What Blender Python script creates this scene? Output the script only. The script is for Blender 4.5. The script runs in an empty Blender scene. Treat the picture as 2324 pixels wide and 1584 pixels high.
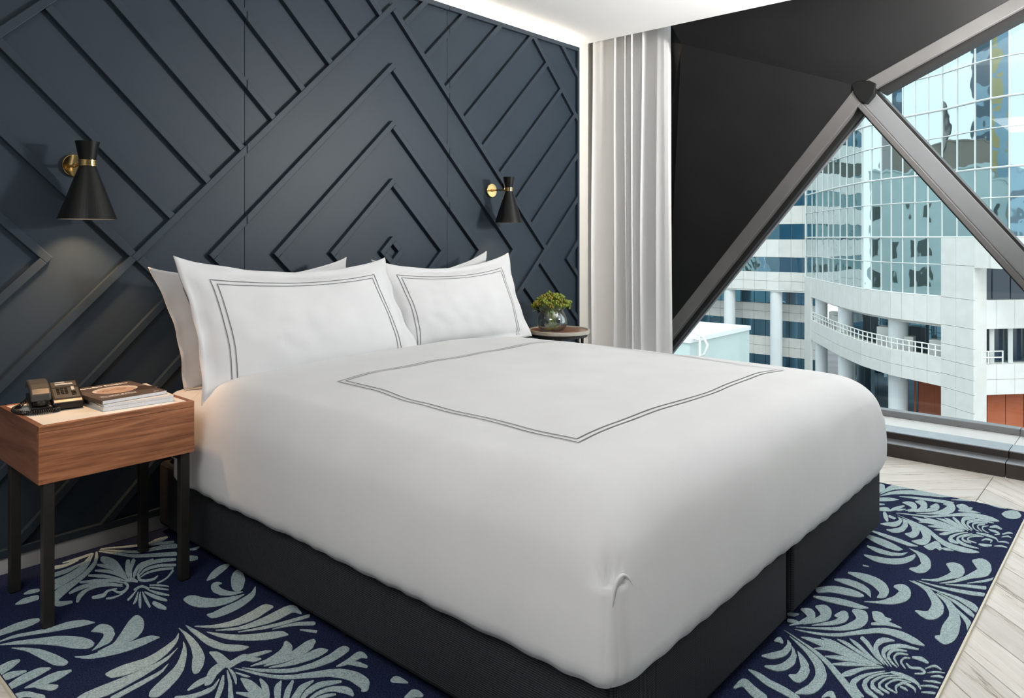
import bpy, bmesh, math, random
from mathutils import Vector, Matrix, noise

# ------------------------------------------------------------------ camera, world, large lights, exposure
scene = bpy.context.scene
COL = scene.collection
WALL_ANGLE = math.radians(41.5439)          # angle between view axis and the headboard wall
cam_data = bpy.data.cameras.new('camera')
cam_data.sensor_width = 36.0
cam_data.lens = 36.0 * 1668.0 / 2324.0
cam_data.shift_y = -(792.0 - 540.0) / 2324.0
cam_data.clip_end = 600.0
cam = bpy.data.objects.new('camera', cam_data)
COL.objects.link(cam)
cam.location = (0.0, -3.217, 1.25)
cam.rotation_euler = (math.pi / 2, 0.0, WALL_ANGLE - math.pi / 2)
scene.camera = cam

world = bpy.data.worlds.new('overcast_sky')
scene.world = world
world.use_nodes = True
wn, wl = world.node_tree.nodes, world.node_tree.links
wn.clear()
w_out = wn.new('ShaderNodeOutputWorld')
w_bg = wn.new('ShaderNodeBackground')
w_tc = wn.new('ShaderNodeTexCoord')
w_sep = wn.new('ShaderNodeSeparateXYZ')
w_ramp = wn.new('ShaderNodeValToRGB')
w_ramp.color_ramp.elements[0].position = 0.0
w_ramp.color_ramp.elements[0].color = (0.95, 0.98, 1.0, 1)
w_ramp.color_ramp.elements[1].position = 1.0
w_ramp.color_ramp.elements[1].color = (0.84, 0.92, 1.0, 1)
wl.new(w_tc.outputs['Generated'], w_sep.inputs[0])
wl.new(w_sep.outputs['Z'], w_ramp.inputs[0])
wl.new(w_ramp.outputs[0], w_bg.inputs['Color'])
w_bg.inputs['Strength'].default_value = 2.0
wl.new(w_bg.outputs[0], w_out.inputs[0])

def area_light(name, loc, target, sx, sy, power, color=(1, 1, 1), portal=False):
    d = bpy.data.lights.new(name, 'AREA')
    d.shape = 'RECTANGLE'; d.size = sx; d.size_y = sy; d.energy = power; d.color = color
    if portal: d.cycles.is_portal = True
    o = bpy.data.objects.new(name, d); COL.objects.link(o)
    o.location = loc
    o.rotation_euler = (Vector(target) - Vector(loc)).to_track_quat('-Z', 'Y').to_euler()
    return o

sun_d = bpy.data.lights.new('hazy_sun', 'SUN'); sun_d.energy = 1.5; sun_d.angle = math.radians(25); sun_d.color = (1.0, 0.97, 0.92)
sun = bpy.data.objects.new('hazy_sun', sun_d); COL.objects.link(sun)
sun.rotation_euler = Vector((0.55, 0.25, -0.80)).to_track_quat('-Z', 'Y').to_euler()   # falls on the facades across the street

area_light('window_portal', (5.16, -2.9, 1.5), (0, -2.9, 1.5), 5.4, 2.8, 1.0, portal=True)
area_light('added_ceiling_fill', (2.4, -1.75, 2.655), (2.4, -1.75, 0.0), 1.5, 1.3, 2.0, (1.0, 0.99, 0.98))  # added fill above the bed, out of view
area_light('added_entry_fill', (-0.75, -2.5, 2.655), (-0.75, -2.5, 0.0), 1.5, 1.6, 62.0, (1.0, 0.99, 0.98))  # added fill from the entrance side, brightens the bed's near side
area_light('added_uplighter_fill', (4.2, -3.35, 1.80), (3.8, -1.9, 2.92), 0.40, 0.40, 165.0, (1.0, 0.985, 0.96))  # added unseen lamp that brightens the ceiling and curtain

vs = scene.view_settings
vs.view_transform = 'Standard'; vs.look = 'None'; vs.gamma = 1.0; vs.use_curve_mapping = False
vs.exposure = 0.0

# ------------------------------------------------------------------ helpers
random.seed(7)
def tag(o, label=None, cat=None, group=None, kind=None):
    if label: o['label'] = label
    if cat: o['category'] = cat
    if group: o['group'] = group
    if kind: o['kind'] = kind
    return o

def empty(name, loc=(0, 0, 0), parent=None):
    o = bpy.data.objects.new(name, None); COL.objects.link(o)
    o.location = loc; o.empty_display_size = 0.1
    if parent: o.parent = parent
    return o

def mesh(name, verts, faces, mat=None, parent=None, smooth=False, bevel=0.0, seg=2, loc=None, autosmooth=None):
    me = bpy.data.meshes.new(name)
    me.from_pydata([tuple(v) for v in verts], [], [tuple(f) for f in faces])
    bm = bmesh.new(); bm.from_mesh(me)
    bmesh.ops.recalc_face_normals(bm, faces=bm.faces)
    bm.to_mesh(me); bm.free()
    if mat: me.materials.append(mat)
    if smooth:
        for p in me.polygons: p.use_smooth = True
    o = bpy.data.objects.new(name, me); COL.objects.link(o)
    if bevel > 0:
        b = o.modifiers.new('bevel', 'BEVEL'); b.width = bevel; b.segments = seg; b.limit_method = 'ANGLE'
        b.angle_limit = math.radians(40); b.harden_normals = False
    if parent: o.parent = parent
    if loc: o.location = loc
    return o

class MB:
    """collects shapes of ONE part"""
    def __init__(self): self.v = []; self.f = []
    def add(self, verts, faces):
        n = len(self.v); self.v += [tuple(p) for p in verts]; self.f += [tuple(i + n for i in f) for f in faces]
    def box(self, x0, x1, y0, y1, z0, z1, M=None):
        vs_ = [(x, y, z) for x in (x0, x1) for y in (y0, y1) for z in (z0, z1)]
        if M is not None: vs_ = [M @ Vector(p) for p in vs_]
        self.add(vs_, [(0, 1, 3, 2), (4, 6, 7, 5), (0, 4, 5, 1), (2, 3, 7, 6), (0, 2, 6, 4), (1, 5, 7, 3)])
        return self
    def prism(self, poly, axis, a, b, M=None):
        """poly of 2D points; axis 'y': (x,z) extruded in y; 'z': (x,y) extruded in z; 'x': (y,z) extruded in x"""
        n = len(poly)
        def P(p, t):
            q = {'y': (p[0], t, p[1]), 'z': (p[0], p[1], t), 'x': (t, p[0], p[1])}[axis]
            return (M @ Vector(q)) if M is not None else q
        vs_ = [P(p, a) for p in poly] + [P(p, b) for p in poly]
        fs = [tuple(range(n)), tuple(range(2 * n - 1, n - 1, -1))] + [(i, (i + 1) % n, n + (i + 1) % n, n + i) for i in range(n)]
        self.add(vs_, fs); return self
    def lathe(self, prof, cx=0, cy=0, n=32, M=None, closed=False):
        k = len(prof); vs_ = []
        for r, z in prof:
            for i in range(n):
                a = 2 * math.pi * i / n
                q = Vector((cx + r * math.cos(a), cy + r * math.sin(a), z))
                vs_.append(M @ q if M is not None else q)
        fs = []
        for j in range(k - 1 if not closed else k):
            j2 = (j + 1) % k
            for i in range(n):
                i2 = (i + 1) % n
                fs.append((j * n + i, j * n + i2, j2 * n + i2, j2 * n + i))
        if not closed:
            if prof[0][0] > 1e-4: fs.append(tuple(range(n)))
            if prof[-1][0] > 1e-4: fs.append(tuple(range((k - 1) * n, k * n)))
        self.add(vs_, fs); return self
    def tube(self, pts, r, n=8, cap=True, radii=None):
        pts = [Vector(p) for p in pts]; k = len(pts); vs_ = []; up = None
        for j in range(k):
            t = (pts[min(j + 1, k - 1)] - pts[max(j - 1, 0)]).normalized()
            if up is None: up = Vector((0, 0, 1)) if abs(t.z) < .9 else Vector((1, 0, 0))
            a = t.cross(up)
            if a.length < 1e-6: a = t.cross(Vector((0, 1, 0)))
            a.normalize(); b = a.cross(t).normalized(); up = b
            rr = radii[j] if radii else r
            for i in range(n):
                an = 2 * math.pi * i / n
                vs_.append(pts[j] + (a * math.cos(an) + b * math.sin(an)) * rr)
        fs = [(j * n + i, j * n + (i + 1) % n, (j + 1) * n + (i + 1) % n, (j + 1) * n + i) for j in range(k - 1) for i in range(n)]
        if cap: fs += [tuple(range(n)), tuple(range((k - 1) * n, k * n))]
        self.add(vs_, fs); return self
    def sphere(self, c, r, n=8, m=6, sz=1.0):
        prof = [(max(1e-5, r * math.sin(math.pi * j / m)), -r * sz * math.cos(math.pi * j / m)) for j in range(m + 1)]
        return self.lathe([(a, b + c[2]) for a, b in prof], c[0], c[1], n)
    def build(self, name, mat=None, parent=None, **kw): return mesh(name, self.v, self.f, mat, parent, **kw)

def part_box(name, mat, parent, x0, x1, y0, y1, z0, z1, bevel=0.0, M=None, seg=2):
    return MB().box(x0, x1, y0, y1, z0, z1, M).build(name, mat, parent, bevel=bevel, seg=seg)

# ------------------------------------------------------------------ materials
def material(name, color, rough=0.5, metal=0.0, spec=0.5, **kw):
    m = bpy.data.materials.new(name); m.use_nodes = True
    b = m.node_tree.nodes['Principled BSDF']
    b.inputs['Base Color'].default_value = (*color, 1)
    b.inputs['Roughness'].default_value = rough
    b.inputs['Metallic'].default_value = metal
    b.inputs['Specular IOR Level'].default_value = spec
    for k, v in kw.items(): b.inputs[k.replace('_', ' ')].default_value = v
    return m

def N(m, t, **kw):
    n = m.node_tree.nodes.new('ShaderNode' + t)
    for k, v in kw.items():
        if k in n.inputs: n.inputs[k].default_value = v
        else: setattr(n, k, v)
    return n
def L(m, a, b): m.node_tree.links.new(a, b)
def bsdf(m): return m.node_tree.nodes['Principled BSDF']
def coords(m, scale=(1, 1, 1), rot=(0, 0, 0), kind='Object'):
    tc = N(m, 'TexCoord'); mp = N(m, 'Mapping')
    mp.inputs['Scale'].default_value = scale; mp.inputs['Rotation'].default_value = rot
    L(m, tc.outputs[kind], mp.inputs['Vector']); return mp.outputs[0]
def ramp(m, fac, stops):
    r = N(m, 'ValToRGB'); e = r.color_ramp.elements
    while len(e) < len(stops): e.new(0.5)
    for el, (p, c) in zip(e, stops): el.position = p; el.color = (*c, 1)
    L(m, fac, r.inputs[0]); return r.outputs[0]
def noise_col(m, vec, scale, stops, detail=4, rough=.5):
    n = N(m, 'TexNoise', Scale=scale, Detail=detail, Roughness=rough); L(m, vec, n.inputs['Vector'])
    return ramp(m, n.outputs['Fac'], stops), n.outputs['Fac']
def bump(m, h, strength, dist=0.01):
    b = N(m, 'Bump', Strength=strength, Distance=dist); L(m, h, b.inputs['Height']); L(m, b.outputs[0], bsdf(m).inputs['Normal'])

def M_noise(name, c1, c2, scale, rough=.6, spec=.3, bstr=0, bscale=None, metal=0):
    m = material(name, c1, rough, metal, spec); v = coords(m)
    c, f = noise_col(m, v, scale, [(.3, c1), (.7, c2)]); L(m, c, bsdf(m).inputs['Base Color'])
    if bstr:
        n = N(m, 'TexNoise', Scale=bscale or scale, Detail=4); L(m, v, n.inputs['Vector']); bump(m, n.outputs['Fac'], bstr)
    return m

def M_wood(name, stops, scale=(1, 12, 12), rough=.4, rot=(0, 0, 0), bstr=.05):
    m = material(name, stops[0][1], rough, 0, .4); v = coords(m, scale, rot)
    n1 = N(m, 'TexNoise', Scale=1.6, Detail=6, Roughness=.6, Distortion=.9); L(m, v, n1.inputs['Vector'])
    n2 = N(m, 'TexNoise', Scale=9., Detail=4, Roughness=.7); L(m, v, n2.inputs['Vector'])
    mx = N(m, 'Math', operation='MULTIPLY_ADD'); mx.inputs[1].default_value = .35; L(m, n2.outputs['Fac'], mx.inputs[0]); L(m, n1.outputs['Fac'], mx.inputs[2])
    c = ramp(m, mx.outputs[0], stops); L(m, c, bsdf(m).inputs['Base Color'])
    bump(m, n2.outputs['Fac'], bstr); return m

m_panel = M_noise('panel_slate_blue', (.024, .036, .050), (.028, .041, .056), 3, .45, .22)
m_plaster = M_noise('white_plaster', (.74, .71, .66), (.77, .74, .69), 8, .7, .2)
m_ceiling = M_noise('ceiling_white', (.90, .90, .89), (.92, .92, .91), 4, .75, .2)
m_skirt = M_noise('skirting_grey', (.46, .45, .44), (.50, .49, .48), 12, .5, .3)
m_black = M_noise('black_facet', (.0065, .0065, .0068), (.0085, .0085, .0088), 4, .5, .18)
m_frame = M_noise('frame_bronze_grey', (.13, .127, .125), (.17, .166, .163), 2, .36, .5, metal=.35)
m_gasket = material('black_gasket', (.006, .006, .006), .5)
m_frame_light = M_noise('frame_satin_grey', (.20, .205, .215), (.24, .245, .255), 2, .32, .5, metal=.3)
m_sill_dark = M_noise('sill_bronze', (.045, .037, .033), (.06, .05, .045), 6, .35, .5, metal=.5)
m_sill_top = M_noise('sill_metal_top', (.35, .36, .38), (.42, .43, .45), 20, .3, .5, metal=.8)
m_sill_white = M_noise('sill_white', (.80, .80, .78), (.85, .85, .83), 10, .5, .3)
m_walnut = M_wood('walnut', [(.40, (.075, .027, .013)), (.56, (.20, .075, .034)), (.72, (.33, .13, .06)), (.9, (.42, .18, .085))], (1.6, 9, 34), .38)
m_walnut_side = M_wood('walnut_end', [(.38, (.11, .048, .03)), (.6, (.19, .085, .052)), (.85, (.27, .125, .08))], (9, 1.6, 16), .4)
m_marble = M_noise('white_marble', (.80, .77, .70), (.70, .67, .61), 7, .3, .5)
m_legs = M_noise('dark_metal_legs', (.012, .011, .010), (.018, .016, .014), 40, .5, .4)
m_black_metal = M_noise('lamp_black', (.0030, .0032, .0036), (.0045, .0047, .005), 30, .40, .28)
m_gold = M_noise('polished_brass', (.80, .56, .24), (.86, .62, .28), 12, .12, .5, metal=1.0)
m_lamp_in = material('lamp_inside_white', (.75, .70, .60), .6)
m_phone = M_noise('phone_black', (.007, .0068, .0065), (.010, .0095, .009), 60, .32, .4)
m_phone_grey = M_noise('phone_face_grey', (.040, .039, .036), (.052, .050, .046), 60, .42, .35)
m_phone_label = material('phone_label', (.36, .35, .33), .5)
m_paper = M_noise('page_edges', (.72, .73, .76), (.60, .62, .66), 300, .7, .2)
m_cover = M_noise('cover_brown', (.075, .055, .045), (.14, .105, .085), 9, .28, .5)
m_cover_white = M_noise('cover_white', (.70, .68, .64), (.62, .60, .57), 9, .35, .5)
m_skin = M_noise('cover_print_skin', (.34, .22, .17), (.48, .35, .28), 60, .35, .4)
m_hair = M_noise('cover_print_hair', (.60, .56, .52), (.40, .36, .33), 50, .35, .4)
m_print_dark = material('cover_print_dark', (.05, .035, .03), .35)
m_print_white = material('cover_print_white', (.85, .83, .80), .4)
m_rim = M_noise('table_rim', (.42, .40, .34), (.50, .47, .41), 20, .35, .5)
m_table_wood = M_wood('table_wood', [(.35, (.15, .062, .035)), (.6, (.26, .12, .07)), (.85, (.36, .19, .12))], (3, 14, 3), .3)
m_caster = material('caster_black', (.015, .015, .015), .5)
m_berry = M_noise('berry_green', (.10, .17, .02), (.24, .27, .03), 90, .4, .4)
m_berry_dark = M_noise('berry_brown_green', (.10, .11, .012), (.20, .17, .02), 90, .45, .4)
m_stem = M_noise('stem_green', (.18, .30, .04), (.30, .40, .07), 60, .5, .4)
m_leaf = M_noise('leaf_green', (.08, .17, .04), (.14, .25, .06), 40, .5, .4)

def fabric(name, c1, c2, bstr=.12, fine=900):
    m = material(name, c1, .85, 0, .15); v = coords(m)
    c, f = noise_col(m, v, 5, [(.3, c1), (.7, c2)]); L(m, c, bsdf(m).inputs['Base Color'])
    n1 = N(m, 'TexNoise', Scale=7., Detail=5, Roughness=.55, Distortion=.6); L(m, v, n1.inputs['Vector'])
    n2 = N(m, 'TexNoise', Scale=fine, Detail=2); L(m, v, n2.inputs['Vector'])
    ad = N(m, 'Math', operation='MULTIPLY_ADD'); ad.inputs[1].default_value = .03; L(m, n2.outputs['Fac'], ad.inputs[0]); L(m, n1.outputs['Fac'], ad.inputs[2])
    bump(m, ad.outputs[0], bstr, .02)
    bsdf(m).inputs['Sheen Weight'].default_value = .1
    return m
m_linen = fabric('white_cotton', (.645, .65, .66), (.675, .68, .69), .10)
m_linen_side = fabric('white_sheet', (.63, .635, .645), (.66, .665, .675), .15)
m_thread = material('grey_thread', (.16, .16, .17), .8)

def curtain_mat():
    m = material('sheer_curtain', (.92, .92, .92), .9, 0, .1)
    nt = m.node_tree; b = bsdf(m); out = nt.nodes['Material Output']
    tr = N(m, 'BsdfTranslucent'); tr.inputs['Color'].default_value = (.93, .93, .93, 1)
    mx = N(m, 'MixShader'); mx.inputs[0].default_value = .15
    L(m, b.outputs[0], mx.inputs[1]); L(m, tr.outputs[0], mx.inputs[2]); L(m, mx.outputs[0], out.inputs[0])
    return m
m_curtain = curtain_mat()

def base_fabric():
    m = material('charcoal_weave', (.035, .037, .042), .85, 0, .2); v = coords(m)
    wa = N(m, 'TexWave', wave_type='BANDS', bands_direction='X'); wa.inputs['Scale'].default_value = 55; wa.inputs['Distortion'].default_value = .6
    wb = N(m, 'TexWave', wave_type='BANDS', bands_direction='Z'); wb.inputs['Scale'].default_value = 55; wb.inputs['Distortion'].default_value = .6
    wc = N(m, 'TexWave', wave_type='BANDS', bands_direction='Y'); wc.inputs['Scale'].default_value = 55; wc.inputs['Distortion'].default_value = .6
    for w in (wa, wb, wc): L(m, v, w.inputs['Vector'])
    a = N(m, 'Math', operation='MULTIPLY'); L(m, wa.outputs['Fac'], a.inputs[0]); L(m, wb.outputs['Fac'], a.inputs[1])
    n = N(m, 'TexNoise', Scale=400., Detail=3); L(m, v, n.inputs['Vector'])
    s = N(m, 'Math', operation='ADD'); L(m, a.outputs[0], s.inputs[0]); L(m, n.outputs['Fac'], s.inputs[1])
    L(m, ramp(m, s.outputs[0], [(.45, (.012, .0125, .0145)), (1.0, (.034, .035, .041)), (1.0, (.05, .052, .058))]), bsdf(m).inputs['Base Color'])
    bump(m, s.outputs[0], .07); return m
m_base = base_fabric()

def carpet_mat(name, c1, c2, c3):
    m = material(name, c1, .95, 0, .05); v = coords(m)
    n = N(m, 'TexNoise', Scale=260., Detail=2, Roughness=.6); L(m, v, n.inputs['Vector'])
    L(m, ramp(m, n.outputs['Fac'], [(.35, c1), (.5, c2), (.66, c3)]), bsdf(m).inputs['Base Color'])
    bump(m, n.outputs['Fac'], .6, .01); return m
m_carpet = carpet_mat('carpet_navy', (.009, .012, .036), (.016, .022, .060), (.034, .046, .105))
m_motif = carpet_mat('carpet_pale_blue', (.27, .37, .39), (.41, .52, .535), (.56, .66, .67))
m_trim = material('cream_trim', (.72, .66, .52), .4, .2)

def plank_mat(name, a, b, c):
    m = material(name, a, .38, 0, .45); v = coords(m, (1.2, 16, 16))
    oi = N(m, 'ObjectInfo'); ad = N(m, 'VectorMath', operation='ADD'); L(m, v, ad.inputs[0]); 
    mu = N(m, 'Math', operation='MULTIPLY'); mu.inputs[1].default_value = 40; L(m, oi.outputs['Random'], mu.inputs[0])
    cb = N(m, 'CombineXYZ'); L(m, mu.outputs[0], cb.inputs[0]); L(m, mu.outputs[0], cb.inputs[1]); L(m, cb.outputs[0], ad.inputs[1])
    n1 = N(m, 'TexNoise', Scale=1.3, Detail=7, Roughness=.65, Distortion=1.4); L(m, ad.outputs[0], n1.inputs['Vector'])
    n2 = N(m, 'TexNoise', Scale=11., Detail=3, Roughness=.7); L(m, ad.outputs[0], n2.inputs['Vector'])
    k = N(m, 'Math', operation='MULTIPLY_ADD'); k.inputs[1].default_value = .4; L(m, n2.outputs['Fac'], k.inputs[0]); L(m, n1.outputs['Fac'], k.inputs[2])
    col = ramp(m, k.outputs[0], [(.50, c), (.60, b), (.8, a)])
    hs = N(m, 'HueSaturation'); mr = N(m, 'MapRange'); mr.inputs['To Min'].default_value = .85; mr.inputs['To Max'].default_value = 1.12
    L(m, oi.outputs['Random'], mr.inputs[0]); L(m, mr.outputs[0], hs.inputs['Value']); L(m, col, hs.inputs['Color'])
    L(m, hs.outputs[0], bsdf(m).inputs['Base Color']); bump(m, n2.outputs['Fac'], .12); return m
m_plank = plank_mat('oak_plank', (.74, .70, .65), (.66, .60, .53), (.26, .20, .15))
m_subfloor = material('floor_joint_dark', (.05, .035, .025), .7)

def glass_thin(name, tint=(.93, .97, .97), refl=.05, blend=.18):
    m = bpy.data.materials.new(name); m.use_nodes = True; nt = m.node_tree; nt.nodes.clear()
    out = N(m, 'OutputMaterial'); t = N(m, 'BsdfTransparent'); t.inputs[0].default_value = (*tint, 1)
    g = N(m, 'BsdfGlossy'); g.inputs['Roughness'].default_value = .02
    lw = N(m, 'LayerWeight'); lw.inputs['Blend'].default_value = blend
    mr = N(m, 'MapRange'); mr.inputs['To Min'].default_value = refl * .4; mr.inputs['To Max'].default_value = .6
    L(m, lw.outputs['Fresnel'], mr.inputs[0])
    mx = N(m, 'MixShader'); L(m, mr.outputs[0], mx.inputs[0]); L(m, t.outputs[0], mx.inputs[1]); L(m, g.outputs[0], mx.inputs[2]); L(m, mx.outputs[0], out.inputs[0])
    return m
m_winglass = glass_thin('window_glass')
m_vase = glass_thin('vase_glass', (.97, .985, .98), .20, .42)
m_water = glass_thin('vase_water', (.93, .96, .88), .10)

# facades
m_clad = M_noise('stone_cladding', (.74, .73, .69), (.80, .79, .76), 1.5, .6, .3)
m_clad_b = M_noise('stone_cladding_grey', (.66, .65, .61), (.72, .71, .67), 1.5, .6, .3)
m_colpaint = M_noise('column_white', (.78, .81, .82), (.82, .85, .86), 1.0, .5, .3)
m_mull = material('mullion_white', (.72, .74, .72), .45)
m_rail = material('railing_white', (.80, .80, .76), .45)
def mirror(name, tint, wav=.05, sc=.35, rough=.02):
    m = material(name, tint, rough, 1.0, .5); v = coords(m)
    n = N(m, 'TexNoise', Scale=sc, Detail=2); L(m, v, n.inputs['Vector']); bump(m, n.outputs['Fac'], wav, .5); return m
m_mirror = mirror('reflective_teal_glass', (.46, .57, .605), .06)
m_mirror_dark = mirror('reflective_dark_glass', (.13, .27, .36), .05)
m_deep = M_noise('deep_blue_glass', (.008, .022, .04), (.012, .03, .055), .5, .12, .5)
m_dark_in = material('shade_interior', (.10, .15, .16), .7)
m_orange = M_noise('orange_render', (.36, .085, .03), (.44, .12, .05), .6, .6, .3)
m_road = M_noise('street_asphalt', (.16, .16, .165), (.20, .20, .205), .6, .85, .2)
m_mint = M_noise('mint_render', (.52, .62, .60), (.58, .68, .66), .5, .8, .2)
m_taupe = M_noise('taupe_render', (.34, .31, .29), (.38, .35, .33), .3, .8, .2)
m_brown = M_noise('brown_render', (.24, .20, .17), (.28, .24, .20), .3, .8, .2)
m_tower = M_noise('tower_dark_glass', (.045, .09, .13), (.06, .11, .15), .2, .15, .6)
m_tower_blue = M_noise('tower_blue_glass', (.20, .34, .44), (.28, .42, .50), .15, .2, .6)
m_yellow = M_noise('tower_ochre', (.42, .36, .16), (.46, .40, .2), .3, .6, .3)
m_winhole = material('window_dark', (.07, .10, .09), .3)
m_room = M_noise('slate_painted_wall', (.16, .17, .18), (.18, .19, .20), 4, .7, .2)

# ================================================================== THE ROOM
CEIL = 2.70
def struct(name, mb, mat, parent=None, **kw):
    o = mb.build(name, mat, parent, **kw)
    if parent is None: o['kind'] = 'structure'
    return o
wall_back = struct('wall_back', MB().box(-1.75, 5.35, .06, .22, -.12, 3.0), m_plaster)
tag(wall_back, 'white plaster wall behind the slate blue panelling')
struct('wall_left', MB().box(-1.90, -1.75, -5.75, .22, -.12, 3.0), m_room)
struct('wall_front', MB().box(-1.90, 5.35, -5.90, -5.75, -.12, 3.0), m_room)
ceiling = struct('ceiling', MB().box(-1.9, 4.48, -5.9, .06, CEIL, 5.2), m_ceiling)
struct('trim_1', MB().box(4.48, 5.35, -.62, .06, 2.86, 2.98), m_black)          # head of the curtain pocket
struct('baseboard_back', MB().box(-1.75, 4.40, -.012, .06, 0, .068), m_skirt)

# --- floor of chevron planks (each plank a piece of the floor)
floor = struct('floor', MB().box(-1.9, 4.575, -5.9, .06, -.12, -.012), m_subfloor)
def clip(poly, a, b, c):
    """keep a*x+b*y<=c"""
    out = []
    for i in range(len(poly)):
        p, q = poly[i], poly[(i + 1) % len(poly)]
        dp, dq = a * p[0] + b * p[1] - c, a * q[0] + b * q[1] - c
        if dp <= 0: out.append(p)
        if dp * dq < 0:
            t = dp / (dp - dq); out.append((p[0] + t * (q[0] - p[0]), p[1] + t * (q[1] - p[1])))
    return out
RUG = (.597, 4.035, -2.757, -.012)
def area2(poly): return abs(sum(poly[i][0] * poly[(i + 1) % len(poly)][1] - poly[(i + 1) % len(poly)][0] * poly[i][1] for i in range(len(poly)))) / 2
def plank(poly, s):
    poly = clip(clip(clip(clip(poly, 1, 0, 4.575), -1, 0, 1.75), 0, 1, .0), 0, -1, 5.75)
    if len(poly) < 3: return
    # leave out what lies wholly under the inlaid carpet
    if all(RUG[0] + .03 < p[0] < RUG[1] - .03 and RUG[2] + .03 < p[1] < RUG[3] - .0 for p in poly): return
    if area2(poly) < .0015: return
    cx = sum(p[0] for p in poly) / len(poly); cy = sum(p[1] for p in poly) / len(poly)
    # plank mesh lives in a frame turned along its own grain
    R = Matrix.Rotation(-s * math.pi / 4, 3, 'Z')
    v = [R @ Vector((p[0] - cx, p[1] - cy, 0)) for p in poly]
    k = .9985
    o = MB().prism([(p.x * k, p.y * k) for p in v], 'z', -.012, 0.0).build('plank', m_plank, floor, bevel=.0012, seg=1)
    o.location = (cx, cy, 0); o.rotation_euler = (0, 0, s * math.pi / 4)
PW, SEAM = .1335, -2.551
COLW = .60
for kcol in range(-6, 5):
    y1 = SEAM + COLW * (kcol + 1); y0 = SEAM + COLW * kcol
    s = 1 if kcol % 2 else -1          # slope of the plank across this column
    if y0 > .0 or y1 < -5.75: continue
    step = .1895
    n = int(8.2 / step)
    for j in range(-4, n):
        xs = -2.2 + j * step + (.03 if kcol % 2 else .03)
        if s > 0: P = [(xs, y0 + .001), (xs + step - .0032, y0 + .001), (xs + step - .0032 + COLW, y1 - .001), (xs + COLW, y1 - .001)]
        else: P = [(xs + COLW, y0 + .001), (xs + COLW + step - .0032, y0 + .001), (xs + step - .0032, y1 - .001), (xs, y1 - .001)]
        plank(P, s)

# --- slate-blue panelling with diamond mouldings
panelling = empty('wall_panelling', (2.6, 0, .07))
tag(panelling, 'slate blue wall panelling with raised diamond and chevron mouldings behind the bed', 'wall panelling')
XR, ZT, ZB, XL = 4.352, 2.643, .07, -.85
SEAMS = [-.85, .444, 1.744, 3.044, XR]
for i in range(4):
    o = MB().box(SEAMS[i] + (.0015 if i else 0), SEAMS[i + 1] - .0015, 0, .035, ZB, ZT).build('panel_sheet', m_panel)
    o.parent = panelling; o.matrix_parent_inverse = panelling.matrix_basis.inverted()
XC, ZC, HW, MT = 2.61, 1.174, .022, .023
def xz(p, q): return ((p + q) / 2 + XC, (p - q) / 2 + ZC)
def moulding(poly):
    for i in range(4):
        P = clip(clip(poly, 1, 0, SEAMS[i + 1] - .001), -1, 0, -SEAMS[i] - .001)
        if len(P) < 3 or area2(P) < 4e-5: continue
        o = MB().prism(P, 'y', -MT, .0004).build('moulding', m_panel, bevel=.0022, seg=2)
        o.parent = panelling; o.matrix_parent_inverse = panelling.matrix_basis.inverted()
X1, Z1, X0, Z0 = 4.329, 2.613, -.82, .100       # inside of the frame strips
def strip_pq(p0, p1, q0, q1, extra=()):
    P = [xz(p0, q0), xz(p1, q0), xz(p1, q1), xz(p0, q1)]
    P = clip(clip(clip(clip(P, 1, 0, X1), -1, 0, -X0), 0, 1, Z1), 0, -1, -Z0)
    for e in extra: P = clip(P, *e)
    if len(P) >= 3: moulding(P)
# frame
moulding([(XL, Z1), (XR, Z1), (XR, ZT), (XL, ZT)])
moulding([(X1, ZB), (XR, ZB), (XR, Z1), (X1, Z1)])
moulding([(XL, ZB), (X1, ZB), (X1, Z0), (XL, Z0)])
# nested diamonds about the centre
G = .0005
for r in (.086, .407, .7275, 1.048, 1.378):
    i = r - .044
    strip_pq(-r, r, -r, -i); strip_pq(-r, r, i, r)
    strip_pq(-r, -i, -i, i); strip_pq(i, r, -i, i)
BIG = 1.378
# upper left: strips falling to the right
for k in range(0, 9):
    c = -1.364 + .3225 * k
    strip_pq(c - HW, c + HW, -2.645, -BIG)
strip_pq(-2.5, 3.0, -2.69, -2.645)
for k in range(0, 14): 
    c = -1.364 + .3225 * (k - 1); 
# chevrons on the left
for k in (1, 2, 3, 4):
    c = -1.364 - .3225 * k
    strip_pq(c - HW, c + HW, -2.645 if k < 4 else -3.6, c + HW)
    strip_pq(-4.2, c - HW, c - HW, c + HW)
# lower left: strips rising to the right
for k in range(0, 9):
    c = -1.364 + .3225 * k
    strip_pq(-2.645 - .3, -BIG, c - HW, c + HW)
# upper right
for k in range(0, 9):
    c = -1.196 + .3195 * k
    strip_pq(BIG, 2.645, c - HW, c + HW)
strip_pq(2.645, 2.69, -1.5, 3.0)
strip_pq(2.965, 3.01, -1.5, 3.0)
# right hand chevron and lower right
strip_pq(1.511, 2.645, 1.6795 - HW, 1.6795 + HW)
strip_pq(1.511, 1.555, 1.6795 + HW, 3.2)
for j in range(0, 8):
    c = 1.212 - .3225 * j
    strip_pq(c - HW, c + HW, BIG, 3.2)

# warm LED strips tucked behind the panel edges
led_c = (1.0, .88, .72)
def led(name, loc, target, sx, sy, p):
    o = area_light(name, loc, target, sx, sy, p, led_c); return o
led('led_light_top', (1.8, .047, 2.640), (1.8, .047, 3.0), 5.0, .016, 36)
led('led_light_side', (4.338, .047, 1.35), (5.0, .047, 1.35), .016, 2.5, .6)

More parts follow.
